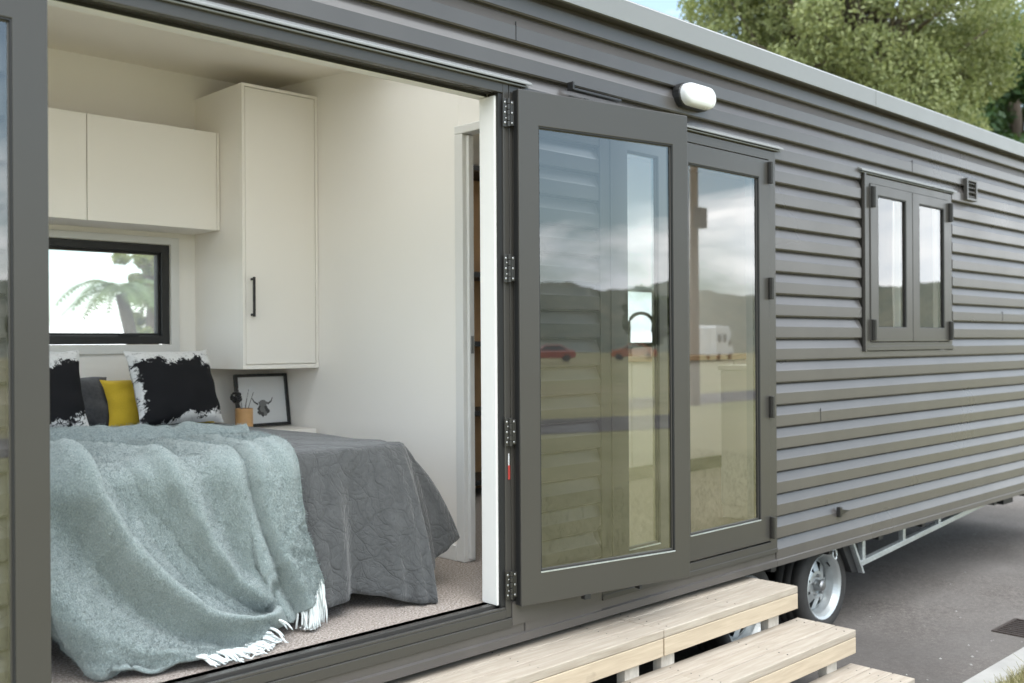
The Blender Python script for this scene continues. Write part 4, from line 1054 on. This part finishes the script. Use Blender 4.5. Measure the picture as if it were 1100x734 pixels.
car('parked_car', 'orange car parked to the right of the red one across the lawn', (46.5, -75.5, .04), R(35), M['orange'])
cv = thing('campervan', 'white campervan parked far across the lawn, mirrored in the kitchen door', 'campervan', (0, 0, 0))
m = MB(); m.prism([(-3, .45), (-3, 2.9), (-2.8, 3.05), (1.6, 3.05), (2.3, 2.7), (2.4, 2.1), (1.95, 1.9), (2.5, 1.25), (3.1, 1.1), (3.15, .45)], 1, -1.1, 1.1); m.build('body', M['vanwhite'], cv, bevel=.08)
for xa, xb, za, zb in ((-2.4, -1.3, 1.6, 2.3), (-.6, .5, 1.6, 2.3), (1.4, 2.2, 1.25, 1.8)):
    m = MB(); m.box(xa, xb, -1.12, 1.12, za, zb); m.build('window', M['dkglass'], cv, bevel=.02)
for x in (-1.9, 2.1):
    for y in (-1.0, 1.0):
        m = MB(); m.lathe([(0, -.12), (.36, -.11), (.38, 0), (.36, .11), (0, .12)], (x, y, .38), 1, 20); m.build('wheel', M['rubber'], cv)
cv.location = (76, -50, .0); cv.rotation_euler = (0, 0, R(-20))
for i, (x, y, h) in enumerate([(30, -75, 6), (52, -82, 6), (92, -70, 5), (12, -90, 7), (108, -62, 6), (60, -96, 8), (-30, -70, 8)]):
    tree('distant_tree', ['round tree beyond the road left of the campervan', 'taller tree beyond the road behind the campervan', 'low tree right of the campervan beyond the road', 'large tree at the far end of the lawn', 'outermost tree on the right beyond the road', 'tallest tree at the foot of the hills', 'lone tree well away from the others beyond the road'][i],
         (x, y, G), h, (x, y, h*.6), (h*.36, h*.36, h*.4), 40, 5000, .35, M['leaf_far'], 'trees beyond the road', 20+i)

# ------------------------------------------------------------------ sky and sun
W = bpy.data.worlds.new('World'); S.world = W; W.use_nodes = True
nt = W.node_tree; nt.nodes.clear()
SUN_EL, SUN_AZ = R(48), R(-118)            # azimuth measured from +X towards +Y
sky = N(nt, 'ShaderNodeTexSky', sky_type='NISHITA'); sky.sun_disc = False
sky.sun_elevation = SUN_EL; sky.sun_rotation = math.pi/2-SUN_AZ; sky.air_density = 1.0; sky.dust_density = 1.5; sky.ozone_density = 1.0
tc = N(nt, 'ShaderNodeTexCoord'); sep = N(nt, 'ShaderNodeSeparateXYZ'); L(nt, tc.outputs['Generated'], sep.inputs[0])
mp = N(nt, 'ShaderNodeMapping'); mp.inputs['Scale'].default_value = (1, 1, 2.6); mp.inputs['Location'].default_value = (.35, 1.3, .2); L(nt, tc.outputs['Generated'], mp.inputs[0])
cn = noise(nt, mp.outputs[0], 2.6, 7, .58, .3)
hz_ = ramp(nt, sep.outputs[2], [(0., .20), (.09, .13), (.18, .0), (.45, .04), (.8, .10)])
cf = ramp(nt, math_(nt, 'ADD', cn, hz_), [(.53, 0.), (.66, 1.)])
cs_ = noise(nt, mp.outputs[0], 5.5, 5, .6)
cc = ramp(nt, cs_, [(.34, (15, 17.2, 19.5)), (.6, (24., 24.5, 25.))])
zb = ramp(nt, sep.outputs[2], [(.0, .92), (.35, .86), (.8, 1.75)]); cc = mixc(nt, 1.0, cc, zb, 'MULTIPLY'); cc = mixc(nt, 1.0, cc, (1.28, 1.27, 1.25), 'MULTIPLY')
skb = mixc(nt, .24, mixc(nt, 1.0, sky.outputs[0], (1.95, 2.2, 2.15), 'MULTIPLY'), (9., 9.6, 10.))
col = mixc(nt, cf, skb, cc)
bg = N(nt, 'ShaderNodeBackground'); L(nt, col, bg.inputs[0]); bg.inputs[1].default_value = .142
wo = N(nt, 'ShaderNodeOutputWorld'); L(nt, bg.outputs[0], wo.inputs[0])
sl = bpy.data.lights.new('sun', 'SUN'); sl.energy = 1.3; sl.angle = R(40); sl.color = (1, .95, .88)
so = bpy.data.objects.new('sun', sl); COL.objects.link(so)
dirv = Vector((math.cos(SUN_EL)*math.cos(SUN_AZ), math.cos(SUN_EL)*math.sin(SUN_AZ), math.sin(SUN_EL)))
so.rotation_euler = dirv.to_track_quat('Z', 'Y').to_euler(); so.location = (10, 5, 20)

# ------------------------------------------------------------------ camera
cam = bpy.data.cameras.new('camera'); co = bpy.data.objects.new('camera', cam); COL.objects.link(co); S.camera = co
yaw = math.atan(1121/1080.); roll = R(.35)
f = Vector((math.cos(yaw), math.sin(yaw), 0)); r = Vector((math.sin(yaw), -math.cos(yaw), 0)); u = Vector((0, 0, 1))
r2 = r*math.cos(roll)-u*math.sin(roll); u2 = u*math.cos(roll)+r*math.sin(roll)
from mathutils import Matrix
mtx = Matrix(((r2.x, u2.x, -f.x, 0), (r2.y, u2.y, -f.y, -2.78), (r2.z, u2.z, -f.z, 1.6), (0, 0, 0, 1)))
co.matrix_world = mtx
cam.sensor_fit = 'HORIZONTAL'; cam.sensor_width = 36; cam.lens = 36*1080/1100; cam.shift_y = 2/1100
cam.clip_start = .05; cam.clip_end = 2000
cam.dof.use_dof = True; cam.dof.focus_distance = 3.9; cam.dof.aperture_fstop = 2.5
S.view_settings.view_transform = 'Standard'; S.view_settings.look = 'None'; S.view_settings.exposure = 0; S.view_settings.gamma = 1
c_ = S.cycles; c_.use_denoising = True; c_.max_bounces = 14; c_.diffuse_bounces = 7; c_.glossy_bounces = 6; c_.transparent_max_bounces = 24; c_.transmission_bounces = 8; c_.caustics_reflective = False; c_.caustics_refractive = False
c_.sample_clamp_indirect = 8
